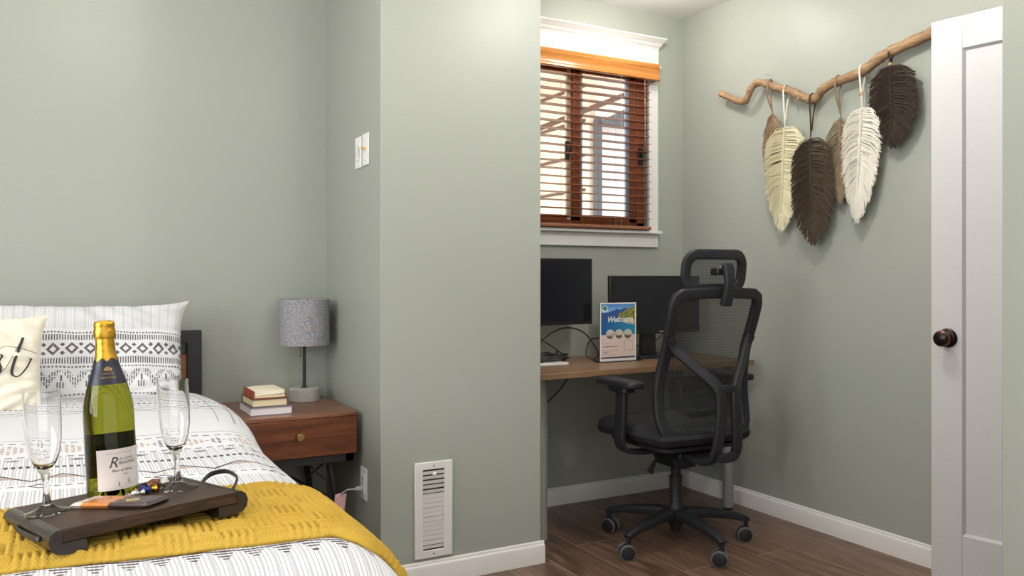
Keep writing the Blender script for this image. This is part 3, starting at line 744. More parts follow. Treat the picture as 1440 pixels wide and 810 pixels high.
def pillow_mat(W, H):
    m, nt, b = newmat('patterned_pillow_cotton'); setp(b, None, .85, 0, .25)
    u, v, uvv = uvx(nt); w2 = X(nt, noise(nt, uvv, 30, 2))-.5
    D = X(nt, H).op('SUBTRACT', v)+w2*.004     # distance down from the top edge
    fade = X(nt, noise(nt, uvv, 160, 2))
    dots = lambda c, h, p, duty: D.band(c-h/2, c+h/2)*((u/p+w2*.3).frac() < duty)
    def diam(c, p, r, hw, sh=0.0):
        du = (((u/p)+sh).frac()-.5).abs()*p
        return (du/r)+((D-c).abs()/hw)
    o_ = .01
    dk = dots(.119+o_, .005, .0105, .6).mx(dots(.137+o_, .020, .0080, .5)).mx(dots(.219+o_, .021, .0080, .5)).mx(dots(.240+o_, .005, .0115, .6)).mx(dots(.337+o_, .005, .0125, .6))
    d = diam(.178+o_, .055, .021, .022); dk = dk.mx(d.band(.5, 1.0))
    for cc in (.163+o_, .193+o_): dk = dk.mx(diam(cc, .055, .008, .0075, .5) < 1)
    # dash chevrons
    t = (((u/.082).frac()-.5).abs()*2)
    inner = ((D-.252-o_) < (t.inv()*.06))*((D-.252-o_) > -.001)*((D-.252-o_) > (t.inv()*.06-.035))
    dash = ((u/.0075).frac() < .5)*(((D-.25)/.0165+(u/.015).floor()*.5).frac() < .8)
    dk = dk.mx(inner*dash)
    t2 = (((u/.082)+.5).frac()-.5).abs()*.082
    dk = dk.mx((t2 < .013)*((u/.0085).frac() < .5)*D.band(.29+o_, .312+o_)).mx((t2 < .003)*D.band(.268+o_, .288+o_))
    d5 = diam(.385+o_, .10, .013, .011); dk = dk.mx(d5.band(.7, 1.0)).mx((D.band(.381+o_, .3835+o_)).mx(D.band(.3865+o_, .389+o_))*(d5 > 1)*((u/.004).frac() < .7))
    stripes = ((u/.0075).frac() < .45)*D.band(0, .105+o_)*.28
    st2 = ((u/.03).frac() < .3)*D.band(0, .105+o_)*.25
    c = mixc(nt, stripes.mx(st2), rgb(216, 215, 216), rgb(136, 132, 136))
    c = mixc(nt, dk*(fade*.8+.5), c, rgb(70, 64, 66))
    nt.links.new(c, b.inputs['Base Color'])
    bump(nt, b, X(nt, noise(nt, uvv, 9, 4, .6)), .45, .012); return m
pm_ = pillow_mat(.72, .42)
pillow('pillow', .72, .42, .17, pm_, 'large white pillow printed with grey diamond bands leaning on the headboard', T(.045, 3.19, .832) @ R(.02, 'Y') @ R(-.36, 'X'), ear=.022, seed=1)
M_linen = plain('cream_linen', rgb(226, 218, 200), .9, nscale=500, var=.03, bmp=.25)
cu = empty('cushion', (-.262, 2.95, .845), (-.30, .03, .0)); setlab(cu, 'small cream cushion with black cursive lettering leaning on the pillows', 'cushion')
pillow('cushion_cover', .45, .33, .13, M_linen, '', Matrix.Identity(4), ear=.012, seed=2, parent=cu)
# cursive letters
def stroke(mb, pts, wd):
    P = catmull([(x, 0, z) for x, z in pts], 8); n = len(P)
    rr = []
    for i in range(n):
        t = (P[min(i+1, n-1)]-P[max(i-1, 0)]).normalized(); heavy = max(0, abs(t.z))**2
        rr.append(wd*(.35+.65*heavy*(1 if t.z < 0 else .35)))
    Q = []
    for p in P:
        u, v = p.x/.225, p.z/.165
        r_ = max(0, (1-abs(u)**2.6))*max(0, (1-abs(v)**2.6)); y = -(.065*(r_**.42))-.0015
        Q.append((p.x*1.0, y-.004, p.z))
    mb.sweep(Q, [(1, 0), (0, .5), (-1, 0), (0, -.5)], [(a, a) for a in rr], ref=(0, 1, 0))
sx = .070
lt = MB()
stroke(lt, [(sx+.0, -.035), (sx+.022, -.005), (sx+.040, .028), (sx+.047, .024), (sx+.040, .008), (sx+.046, -.010), (sx+.040, -.030), (sx+.022, -.034), (sx+.014, -.026)], .0035)
stroke(lt, [(sx+.030, -.032), (sx+.055, -.015), (sx+.078, .035), (sx+.099, .085)], .0016)
stroke(lt, [(sx+.099, .085), (sx+.090, .050), (sx+.077, .0), (sx+.075, -.028), (sx+.090, -.036), (sx+.108, -.015), (sx+.121, .014), (sx+.119, .020), (sx+.125, .018)], .0042)
stroke(lt, [(sx+.036, .045), (sx+.055, .056), (sx+.085, .052), (sx+.112, .046), (sx+.137, .037)], .002)
lt.build('lettering', M_blackink, cu, ang=60)

# ------------------------------------------------------------------ tray and the things on it
E1 = Vector((.9632, .26755, .02565)); E2 = Vector((-.26507, .96138, -.07403)); E3 = E1.cross(E2)
TM = Matrix(((E1.x, E2.x, E3.x, .006), (E1.y, E2.y, E3.y, 1.324), (E1.z, E2.z, E3.z, .765), (0, 0, 0, 1)))
def onT(name, x, y, rz=0):
    o = bpy.data.objects.new(name, None); o.empty_display_size = .05; COL.objects.link(o); o.matrix_world = TM @ T(x, y, 0) @ R(rz, 'Z'); return o
TL, TWd, TT = .272, .250, .019
tray = onT('serving_tray', 0, 0); setlab(tray, 'dark stained wooden serving tray with rounded black ends on the throw', 'tray')
MB().box((0, 0, -TT), (TL-.012, TWd, 0)).build('board', M_tray, tray, bevel=.0012)
def endcap(x, sgn):
    pts = [(x, .0), (x+sgn*.008, -.0006), (x+sgn*.015, -.006), (x+sgn*.018, -.015), (x+sgn*.016, -.025), (x+sgn*.009, -.033), (x-sgn*.002, -.036), (x-sgn*.032, -.036), (x-sgn*.032, -.0195), (x, -.0195)]
    MB().prism(pts, -.0006, TWd+.0006, 'Y').build('end_cap', M_traydark, tray, ang=50)
endcap(0, -1); endcap(TL-.012, 1)
for xh, sg in ((TL-.006, 1), (-.006, -1)):
    hp = catmull([(xh, .155, -.010), (xh+sg*.008, .156, .000), (xh+sg*.018, .146, .010), (xh+sg*.026, .115, .016), (xh+sg*.026, .085, .016), (xh+sg*.020, .052, .012), (xh+sg*.010, .040, .003), (xh+sg*.002, .041, -.010)], 6)
    if sg < 0: hp = [(xh-.018-.0, y_, -.012+.3*min(0, z_)) if 0 else (xh-.011-abs(z_+.01)*.25, y_, -.015+(-.012 if 0 else 0)) for _, y_, z_ in hp]
    MB().sweep(hp, [(1, 0), (.7, .7), (0, 1), (-.7, .7), (-1, 0), (-.7, -.7), (0, -1), (.7, -.7)], (.0042, .0022), ref=(sg, 0, .2)).build('handle', M_black, tray)

# champagne bottle
bt = onT('champagne_bottle', .132, .190, 0); bt.scale = (.9, .9, .965)
setlab(bt, 'green champagne bottle with gold foil neck and pale label on the tray', 'bottle')
R0 = .0437
gl = [(0, .018), (.02, .010), (.033, .001), (.039, .0), (.0425, .003), (R0, .010), (R0, .135), (.0430, .150), (.0405, .168), (.036, .186), (.0300, .203), (.0245, .217), (.0200, .232), (.0172, .245), (.0160, .262), (.0155, .283), (0, .283)]
MB().lathe(gl, 64).build('glass_body', M_bottle, bt, ang=50)
foil = [(.0250, .2180), (.0208, .2325), (.0180, .2455), (.0167, .263), (.0163, .272), (.0185, .273), (.0195, .277), (.0193, .286), (.0175, .291), (.0180, .294), (.0183, .298), (.0165, .302), (.010, .304), (0, .3045)]
fo = MB().lathe(foil, 40).build('foil', M_gold, bt, ang=50, label='gold foil neck and cap')
fb = MB()
n_ = 80
for k in range(n_):
    a = 2*PI*k/n_; b_ = 2*PI*(k+1)/n_
    def rz(z): return interp(z, [(.186, .0364), (.194, .0336), (.203, .0306), (.210, .0280), (.217, .0254), (.225, .0231), (.232, .0212), (.238, .0199), (.245, .0184)])+.0004
    def top(t): return .238+.006*abs(math.sin(t*3.5))-.006
    zs = [.193, .203, .213, .222]
    for q_ in range(len(zs)):
        z0a = zs[q_]; z1a = zs[q_+1] if q_ < 3 else None
        za1 = z1a if z1a else top(a); zb1 = z1a if z1a else top(b_)
        fb.add([(rz(z0a)*math.cos(a), rz(z0a)*math.sin(a), z0a), (rz(z0a)*math.cos(b_), rz(z0a)*math.sin(b_), z0a), (rz(zb1)*math.cos(b_), rz(zb1)*math.sin(b_), zb1), (rz(za1)*math.cos(a), rz(za1)*math.sin(a), za1)], [(0, 1, 2, 3)])
fb.build('collar_band', M_navy, bt, ang=60, label='dark navy collar band')
# label wraps round the front; facing direction of camera in tray frame
FA = -1.895
def cyl(rad):
    def f_(co): a = FA+co.x/rad; return (rad*math.cos(a)+0, rad*math.sin(a), co.y)
    return f_
lb = MB(); lz0, lz1 = .014, .083
lb.grid(lambda i, j: ((R0+.0005)*math.cos(FA-.56+i*2.1), (R0+.0005)*math.sin(FA-.56+i*2.1), lz0+(lz1-lz0)*j+.0), 40, 4)
lo = lb.build('label', M_paper, bt, label='off-white paper label')
bk = MB(); bk.grid(lambda i, j: ((R0+.0005)*math.cos(FA+PI-.62+i*1.24), (R0+.0005)*math.sin(FA+PI-.62+i*1.24), .03+.075*j), 20, 2); bk.build('back_label', plain('shade_tinted_back_label', rgb(70, 68, 50), .6), bt, label='back label seen through the glass, its shade painted in')  # paper back label, coloured dark to stand in for shade behind the bottle
rr_ = R0+.0009
def wrap(co): return (rr_*math.cos(FA+co.x/rr_), rr_*math.sin(FA+co.x/rr_), co.y)
I4 = Matrix.Identity(4)
text('R', .026, M_ink, lo, 'lettering', I4, lambda c: wrap(Vector((c.x-.005, c.y+.052, 0))), .35, .00005)
text('LES COMTES', .0052, M_ink, lo, 'lettering', I4, lambda c: wrap(Vector((c.x+.013, c.y+.0635, 0))), 0, .00005)
text('IBEAUVILLE', .0070, M_ink, lo, 'lettering', I4, lambda c: wrap(Vector((c.x+.0125, c.y+.0565, 0))), 0, .00005)
text('Blanc de Blancs', .0062, M_ink, lo, 'lettering', I4, lambda c: wrap(Vector((c.x+.000, c.y+.0445, 0))), .4, .00005)
text('BRUT', .0035, M_ink, lo, 'lettering', I4, lambda c: wrap(Vector((c.x+.020, c.y+.038, 0))), 0, .00005)
MB().grid(lambda i, j: wrap(Vector((-.008+i*.05, .0755+j*.0004, 0))), 20, 1).build('printed_rule', M_ink, lo)
lnm = MB(); lnm.grid(lambda i, j: wrap(Vector((-.012+i*.06, .017+j*.0005+.012*max(0, i-.3)**1.5+.0015*math.sin(i*22), 0))), 50, 1)
for xx, hh in ((.011, .008), (.030, .009)): MB().grid(lambda i, j, xx=xx, hh=hh: wrap(Vector((xx+i*.0025*(1-j*.7), .019+xx*.12+j*hh, 0))), 2, 2).build('engraved_tower', M_ink, lo)
lnm.build('engraving', plain('pale_grey_ink', rgb(168, 158, 160), .6, bmp=0), lo)
def wrapn(rad, z0):
    return lambda c: ((rad-(c.y)*.42)*math.cos(FA+.1+c.x/rad), (rad-(c.y)*.42)*math.sin(FA+.1+c.x/rad), z0+c.y)
text('COMTES DE', .0040, M_goldprint, fo, 'lettering', I4, wrapn(.0300, .2105), 0, .00005, 'CENTER')
text('RIBEAUVILLE', .0046, M_goldprint, fo, 'lettering', I4, wrapn(.0318, .2035), 0, .00005, 'CENTER')
cr = MB()
for k in range(5): cr.grid(lambda i, j, k=k: wrapn(.0268, .2165)(Vector((-.006+k*.0028+i*.0012, j*(.005+.003*math.sin(k*.8)), 0))), 1, 2)
cr.build('crest', M_goldprint, fo)

# champagne flutes
def flute(x, y, label, sc=1.0):
    e = onT('champagne_flute', x, y); setlab(e, label, 'glass', 'champagne flutes on the tray')
    p = [(0, .0), (.0325, .0), (.0335, .0012), (.0325, .0022), (.024, .0040), (.015, .0072), (.0085, .0125), (.0055, .020), (.0044, .032), (.0046, .046), (.0060, .057), (.0100, .066), (.0165, .077), (.0218, .092), (.0250, .112), (.0262, .136), (.0264, .160), (.0262, .190)]
    q_ = [(.0256, .1902), (.0255, .160), (.0253, .136), (.0241, .112), (.0208, .093), (.0154, .079), (.0080, .0700), (0, .0680)]
    MB().lathe([(a*sc, b*sc) for a, b in p+q_], 56).build('flute_glass', M_glass, e, ang=60)
    return e
flute(.021, .148, 'tall clear champagne flute left of the bottle', 1.0)
flute(.216, .126, 'clear champagne flute right of the bottle near the tray handle', .97)

# chocolate bar
def choc_mat():
    m, nt, b = newmat('chocolate_wrapper'); setp(b, None, .28, 0, .5)
    u, v, uvv = uvx(nt); n1 = X(nt, noise(nt, uvv, 6, 3))
    k = u+n1*.25-.12
    c = mixc(nt, k > .50, rgb(196, 124, 62), rgb(66, 50, 50)); c = mixc(nt, k < .14, c, rgb(214, 196, 184))
    gd = ((u-.68).abs()/.09+(v-.45).abs()/.25 < 1)*(X(nt, noise(nt, uvv, 25, 2)) > .47); c = mixc(nt, gd, c, rgb(202, 176, 92))
    sb_ = ((u-.30).abs()/.07+(v-.55).abs()/.22).band(.5, 1); c = mixc(nt, sb_, c, rgb(150, 84, 20))
    nt.links.new(c, b.inputs['Base Color']); bump(nt, b, n1, .4, .004); return m
ch = onT('chocolate_bar', .109, .0875, -1.058); setlab(ch, 'flat chocolate bar in orange and brown wrapper in front of the bottle', 'chocolate bar')
cbm = MB()
def bar(i, j, s):
    u, v = i*2-1, j*2-1
    t = .0042*min(1, (1-abs(u))*14)**.6*min(1, (1-abs(v))*7)**.6
    return (u*.0725, v*.0275, .0048+s*(t+.0004))
cbm.grid(lambda i, j: bar(i, j, 1), 50, 24, uv=lambda i, j: (i, j)).grid(lambda i, j: bar(1-i, j, -1), 50, 24, uv=lambda i, j: (1-i, j))
cbm.build('wrapper', choc_mat(), ch, ang=50)
M_cello = glassmat('clear_cellophane', (1, 1, 1, 1), .05, 1.3)
M_bluefoil = plain('blue_foil', rgb(44, 60, 130), .25, .6, nscale=300, var=.4, bmp=.6)
M_silver = plain('silver_foil', rgb(206, 204, 200), .2, .8, nscale=200, var=.3, bmp=.9, bdist=.003)
M_choco = plain('brown_foil', rgb(104, 64, 36), .3, .4, nscale=200, var=.3, bmp=.5)
def crumple(mb, r, loc, sx=1, sy=1, sz=1, amp=.18, seed=0, n=16):
    rnd = random.Random(seed); K = [(rnd.uniform(-5, 5), rnd.uniform(-5, 5), rnd.uniform(-5, 5), rnd.uniform(0, 6)) for _ in range(7)]
    def f_(i, j):
        a, b_ = i*2*PI, (j-.5)*PI; d = Vector((math.cos(a)*math.cos(b_), math.sin(a)*math.cos(b_), math.sin(b_)))
        q_ = 1+amp*sum(math.sin(k[0]*d.x*1.6+k[1]*d.y*1.6+k[2]*d.z*1.6+k[3]) for k in K)/3
        return (loc[0]+d.x*r*q_*sx, loc[1]+d.y*r*q_*sy, loc[2]+d.z*r*q_*sz)
    return mb.grid(f_, n, n)
def candy(x, y, rz_, label, m1, m2, r):
    e = onT('wrapped_candy', x, y, rz_); setlab(e, label, 'candy', 'wrapped candies by the bottle')
    crumple(MB(), r, (0, 0, r*.95), 1.25, 1, .95, .12, int(x*1e4)).build('candy_body', m1, e, ang=20)
    for s in (-1, 1):
        t = MB(); t.grid(lambda i, j, s=s: (s*(r*1.0+j*r*1.3), (math.cos(i*2*PI))*(.15+j*.9)*r, r*.9+(math.sin(i*2*PI))*(.15+j*.7)*r+.1*r*math.sin(i*25)*j), 20, 4)
        t.build('twist', m2, e, ang=25)
    return e
candy(.185, .150, .5, 'round silver wrapped chocolate candy beside the right flute', M_choco, M_silver, .0105)
candy(.166, .138, -.1, 'candy with blue foil twist wrapper between bottle and silver candy', M_bluefoil, M_gold, .0075)
candy(.146, .128, .1, 'small clear wrapped candy at the front of the bottle', M_silver, M_silver, .0060)

# ------------------------------------------------------------------ desk
DX0, DX1, DY0, DY1, DZ = 1.70, 2.888, 2.858, 3.435, .73
dk = empty('desk', (2.29, 3.15, 0)); setlab(dk, 'walnut topped desk with round grey metal legs in the alcove', 'desk')
def D(x, y, z): return (x-2.29, y-3.15, z)
out = [D(DX0, DY1, 0)[:2], D(DX1, DY1, 0)[:2], D(DX1, DY0+.012, 0)[:2], D(2.25, DY0+.010, 0)[:2], D(2.06, DY0+.006, 0)[:2], D(1.96, DY0-.004, 0)[:2], D(DX0, DY0-.012, 0)[:2]]
MB().prism(out, DZ-.024, DZ, 'Z').build('desktop', M_desk, dk, bevel=.0015)
for x in (1.79, 2.842):
    for y in (2.995, 3.37):
        lg = MB().lathe([(0, .012), (.026, .012), (.026, DZ-.03), (0, DZ-.03)], 24, T(*D(x, y, 0))).build('leg', M_greymetal, dk)
        MB().lathe([(0, 0), (.021, 0), (.023, .012), (0, .012)], 20, T(*D(x, y, 0))).build('leg_foot', M_black, lg)
for x in (1.79, 2.80): MB().box(D(x-.075, 2.93, DZ-.030), D(x+.075, 3.40, DZ-.0245)).build('bracket', M_greymetal, dk, bevel=.001)

# monitors
def monitor(name, x0, x1, z0, z1, y, label, standx, chin=.016):
    so_ = standx
    e = empty(name, ((x0+x1)/2, y, DZ)); setlab(e, label, 'monitor')
    cx = (x0+x1)/2; h0, h1 = z0-DZ, z1-DZ; hw = (x1-x0)/2
    MB().box((-hw, 0, h0), (hw, .022, h1)).prism([(-hw*.6, h0+.04), (hw*.6, h0+.04), (hw*.6, h1-.04), (-hw*.6, h1-.04)], .022, .045, 'Y').build('shell', M_bezel, e, bevel=.003)
    MB().box((-hw+.008, -.0012, h0+chin), (hw-.008, .002, h1-.009)).build('screen', M_screen, e)
    MB().prism([(so_-.045, .012), (so_+.045, .012), (so_+.038, h0+.08), (so_-.038, h0+.08)], .03, .055, 'Y').build('stand', M_bezel, e, bevel=.003)
    MB().prism(rrect(.21, .15, .02, 4, so_, .03), .0, .012, 'Z').build('stand_base', M_bezel, e, bevel=.002)
    return e
m1 = monitor('monitor', 1.68, 2.191, .902, 1.207, 3.20, 'black monitor at the left end of the desk, partly behind the column', -.13)
m2 = monitor('monitor', 2.285, 2.835, .846, 1.128, 3.19, 'wider black monitor on the desk behind the office chair', -.02, .02)
MB().box((.02, -.0006, .846-DZ+.007), (.05, .0002, .846-DZ+.013)).build('badge', M_greymetal, m2)
# sign holder
def poster():
    m, nt, b = newmat('printed_welcome_sheet'); setp(b, None, .3, 0, .5)
    u, v, uvv = uvx(nt)
    n1 = X(nt, noise(nt, mapping(nt, uvv, (1, .3, 1)), 5, 4)); n2 = X(nt, noise(nt, uvv, 28, 4))
    c = mixc(nt, (v-.80)*5, rgb(150, 196, 230), rgb(52, 124, 196))
    ridge = v < (u*.12+.80+n1*.10-.02); c = mixc(nt, ridge, c, rgb(48, 82, 140))
    lake = v < .70; c = mixc(nt, lake, c, mixc(nt, u.op('MULTIPLY', 1.0, clamp=True), rgb(30, 84, 150), rgb(40, 140, 170)))
    tr = (v < (u*.30+.56+n2*.20))*(v > .705-(u-.6)*.18)*(u > .52); c = mixc(nt, tr, c, mixc(nt, n2 > .5, rgb(66, 92, 48), rgb(170, 160, 70)))
    rk = (v < .70)*(v > (.74-(u)*.13))*(u > .66)*(n2 > .42); c = mixc(nt, rk, c, rgb(214, 196, 170))
    c = mixc(nt, v < .44, c, rgb(220, 198, 188))
    for k in range(3):
        cx_ = .27+k*.255; r2 = (((u-cx_)*.72).op('POWER', 2.0)+(v-.445).op('POWER', 2.0)).op('SQRT')
        c = mixc(nt, r2 < .088, c, rgb(226, 214, 204)); c = mixc(nt, (r2 < .08), c, mixc(nt, n2+(v-.445)*3 > .45, rgb(96, 82, 70), rgb(206, 196, 180)))
    lg_ = (((u-.12)*.72).op('POWER', 2.0)+(v-.905).op('POWER', 2.0)).op('SQRT')
    c = mixc(nt, lg_ < .062, c, rgb(226, 232, 226)); c = mixc(nt, (lg_ < .048)*(n2+(v-.905)*4 > .4), c, rgb(40, 116, 96))
    c = mixc(nt, v.band(.015, .042), c, rgb(52, 60, 84))
    for q_, w_ in ((.345, .12), (.29, .26), (.275, .22), (.165, .45), (.15, .46), (.135, .3), (.085, .38), (.07, .4)):
        c = mixc(nt, v.band(q_, q_+.006)*u.band(.05, .05+w_)*.45, c, rgb(120, 100, 96))
    for q_, w_ in ((.22, .44), (.112, .19)): c = mixc(nt, v.band(q_, q_+.016)*u.band(.05, .05+w_)*(X(nt, noise(nt, uvv, 70, 1)) > .46), c, rgb(84, 70, 72))
    bx = u.band(.68, .93)*v.band(.15, .335)*(u.band(.692, .918)*v.band(.158, .327)).inv(); c = mixc(nt, bx*.6, c, rgb(130, 130, 150))
    c = mixc(nt, u.band(.63, .635)*v.band(.06, .33)*.5, c, rgb(120, 100, 96))
    nt.links.new(c, b.inputs['Base Color']); return m
sg = empty('sign_holder', (2.29, 3.135, DZ), (0, 0, 0)); setlab(sg, 'clear upright holder with blue lake welcome sheet on the desk', 'sign')
SW, SH = .206, .272
MB().box((-SW/2, -.002, .004), (SW/2, .0035, SH)).build('acrylic_panel', M_acrylic, sg, bevel=.0008)
MB().prism(rrect(SW+.03, .075, .012, 4), 0, .004, 'Z').build('acrylic_foot', M_acrylic, sg)
ps = MB(); ps.grid(lambda i, j: (-SW/2+.004+i*(SW-.008), -.0026, .010+j*(SH-.014)), 2, 2, uv=lambda i, j: (i, j)); ps.build('printed_sheet', poster(), sg)
MB().box((-SW/2+.0005, .0036, .005), (SW/2-.0005, .0042, SH-.001)).build('sheet_back', M_paper, sg)
rim = MB(); ring(rim, -SW/2, SW/2, .004, SH, -SW/2+.006, SW/2-.006, .010, SH-.006, -.0034, -.0028); rim.build('white_border', M_whiteplastic, sg)
text('Welcome', .037, M_whiteplastic, sg, 'lettering', T(.008, -.0032, .183) @ R(PI/2, 'X') @ R(.02, 'Z'), None, .35, .0002, 'CENTER', .0007)

# cables and white device at the left of the desk
dev = MB().prism(rrect(.30, .10, .008, 3), 0, .010, 'Z').build('keyboard', M_whiteplastic, bevel=.002, loc=(1.855, 3.16, DZ)); setlab(dev, 'slim white keyboard lying under the cables at the left of the desk', 'keyboard')
cb = MB()
rnd = random.Random(3)
z0 = DZ+.016
for k in range(6):
    pts = []
    ph = rnd.uniform(0, 6); cx_, cy_ = 1.93+rnd.uniform(-.03, .03), 3.20+rnd.uniform(-.02, .02)
    for q_ in range(10):
        a = ph+q_*.63; pts.append((cx_+(.12-.01*k)*math.cos(a), cy_+.035*math.sin(a), z0+.003+k*.0052+.004*math.sin(a*2+ph)))
    cb.tube(catmull(pts, 5), .0032, 7)
o = cb.build('cable_bundle', M_cable); setlab(o, 'tangle of black cables piled on the white keyboard', 'cable')
def cable(label, pts, r=.0034):
    o = MB().tube(catmull(pts, 8), r, 8).build('cable', M_cable); return setlab(o, label, 'cable', 'black cables behind the desk')
cable('black cable curling from the left monitor down onto the desk', [(1.80, 3.24, .92), (1.88, 3.22, .865), (1.98, 3.20, .80), (2.04, 3.20, .755), (2.02, 3.19, .737), (1.94, 3.19, .737)])
cable('black cable arching between the left monitor and the sign holder', [(1.85, 3.25, .775), (1.92, 3.25, .81), (2.00, 3.25, .865), (2.09, 3.25, .885), (2.17, 3.24, .86), (2.215, 3.22, .80), (2.225, 3.20, .755), (2.19, 3.20, .737), (2.17, 3.22, .76), (2.21, 3.25, .82), (2.28, 3.27, .83)])
cable('black cable dropping steeply from the back of the left monitor', [(1.90, 3.245, .92), (1.865, 3.245, .88), (1.83, 3.245, .84), (1.80, 3.245, .80)], .003)
cable('black cable hanging below the desktop towards the column', [(2.23, 3.39, .70), (2.17, 3.39, .62), (2.10, 3.39, .55), (1.98, 3.39, .47), (1.82, 3.39, .40), (1.70, 3.40, .34)], .003)
cable('thin black cable behind the wider monitor stand', [(2.40, 3.30, .80), (2.50, 3.30, .78), (2.60, 3.30, .785), (2.66, 3.30, .81), (2.72, 3.30, .86)], .0026)

# ------------------------------------------------------------------ office chair
oc = empty('office_chair', (2.283, 2.715, 0), (0, 0, -.02)); setlab(oc, 'black mesh-back office chair with headrest on casters at the desk', 'office chair')
SEC = rrect(2, 2, .35, 2)
def smooth(x, tab):
    P = tab; n = len(P)
    if x <= P[0][0]: return P[0][1]
    for i in range(n-1):
        if x <= P[i+1][0]:
            h = P[i+1][0]-P[i][0]; t = (x-P[i][0])/h
            m0 = (P[i+1][1]-P[max(i-1, 0)][1])/(P[i+1][0]-P[max(i-1, 0)][0]); m1 = (P[min(i+2, n-1)][1]-P[i][1])/(P[min(i+2, n-1)][0]-P[i][0])
            return (2*t**3-3*t*t+1)*P[i][1]+(t**3-2*t*t+t)*h*m0+(-2*t**3+3*t*t)*P[i+1][1]+(t**3-t*t)*h*m1
    return P[-1][1]
def backy(z):  # profile of the back: top leans back, lumbar pushed forward
    return smooth(z, [(.49, -.205), (.60, -.178), (.72, -.178), (.84, -.208), (.96, -.248), (1.06, -.275)])
def bowed(x, z, k=.22): return backy(z)+k*x*x*1.2
hw = lambda z: smooth(z, [(.49, .205), (.58, .218), (.70, .216), (.82, .204), (.95, .209), (1.06, .213)])
fp = []
zs = [.50+.548*k/16 for k in range(17)]
loop = [(-hw(z), z) for z in reversed(zs[1:-1])]      # left side going down
loop = [(-.18, 1.054), (-.203, 1.041)]+loop+[(-.205, .512), (-.17, .497), (-.09, .490), (0, .488), (.09, .490), (.17, .497), (.205, .512)]+[(hw(z), z) for z in zs[1:-1]]+[(.203, 1.041), (.18, 1.054), (.1, 1.058), (0, 1.059), (-.1, 1.058)]
lp = [(x, bowed(x, z), z) for x, z in loop]
def lref(i):
    return (0, 1, .1)
def lr(i):
    x, z = loop[i]
    side = abs(x) > .17
    return (.021, .010) if not side else (.022, .013)
MB().sweep(lp, SEC, [lr(i) for i in range(len(lp))], ref=lref, closed=True).build('back_frame', M_plastic, oc, ang=50)
mb = MB(); mb.grid(lambda i, j: ((i*2-1)*(hw(.495+.56*j)-.004), bowed((i*2-1)*hw(.495+.56*j), .495+.56*j, .05)+.004, .495+.56*j), 24, 30)
mb.build('back_mesh', M_mesh, oc, ang=80)
# rear Y yoke: arms from the frame sides to the spine loop
ysp = -.315
for s in (-1, 1):
    arm = catmull([(s*.205, backy(.86)-.01, .885), (s*.185, backy(.82)-.018, .845), (s*.12, -.262, .775), (s*.062, -.300, .715), (s*.040, ysp, .675), (s*.038, ysp-.004, .60), (s*.046, ysp, .50), (s*.052, ysp+.012, .44), (s*.052, ysp+.045, .400), (s*.05, -.20, .392), (s*.05, -.10, .41)], 6)
    n = len(arm)
    MB().sweep(arm, SEC, [(.019+.002*math.sin(PI*k/n), .011) for k in range(n)], ref=lambda i, n=n: (0, 1, .25) if i < n*.72 else (0, .1, 1)).build('back_yoke', M_plastic, oc, ang=50)
MB().sweep([(-.042, ysp, .685), (0, ysp-.002, .690), (.042, ysp, .685)], SEC, (.014, .011), ref=(0, 1, 0)).build('yoke_bridge', M_plastic, oc, ang=50)
MB().sweep([(-.05, ysp+.01, .425), (0, ysp+.008, .418), (.05, ysp+.01, .425)], SEC, (.018, .010), ref=(0, 1, 0)).build('yoke_bridge', M_plastic, oc, ang=50)
# lumbar pad with concentric ribs
lu = MB()
lu.prism(rrect(.30, .135, .025, 4, 0, .655), -.150, -.144, 'Y')
for k in range(5):
    w_, h_ = .29-.05*k, .125-.024*k
    pts = [(x, -.155, z) for x, z in rrect(w_, h_, max(.004, .02-.003*k), 3, 0, .655)]
    lu.sweep(pts, [(1, 1), (-1, 1), (-1, -1), (1, -1)], (.0035, .004), ref=(0, 1, 0), closed=True)
lu.build('lumbar_pad', M_plastic, oc, ang=40)
MB().prism(rrect(.16, .02, .006, 3, .0, .575), -.185, -.15, 'Y').build('lumbar_bracket', M_plastic, oc)
# headrest
def hy(x): return -.255+.9*x*x+.2*abs(x)**3
hl = rrect(.285, .135, .048, 6, .0, 1.143)
hpts = [(x, hy(x)+(.02 if 0 else 0)-.12*(z-1.143), z+(.012 if x < 0 else -.0)*(0)) for x, z in hl]
MB().sweep(hpts, SEC, (.020, .010), ref=(0, 1, 0), closed=True).build('headrest_frame', M_plastic, oc, ang=50)
hm_ = MB(); hm_.grid(lambda i, j: ((i*2-1)*.135, hy((i*2-1)*.135)-.12*((j-.5)*.118), 1.143+(j-.5)*.118), 20, 8); hm_.build('headrest_mesh', M_mesh, oc, ang=80)
hp = [(0, -.302, 1.010), (0, -.316, 1.05), (0, -.325, 1.10), (0, -.318, 1.155), (0, -.308, 1.172)]
MB().sweep(hp, SEC, [(.023, .013), (.023, .012), (.021, .011), (.023, .011), (.023, .010)], ref=(0, 1, 0)).build('headrest_bracket', M_plastic, oc, ang=50, bevel=.003)
hj = MB().box((-.042, -.305, 1.128), (.02, -.262, 1.156)).build('headrest_joint', M_bezel, oc, bevel=.004)
MB().lathe([(0, 0), (.004, 0), (.003, .002), (0, .0025)], 12, T(-.026, -.306, 1.160) @ R(PI/2, 'X')).build('joint_screw', M_chrome, hj)
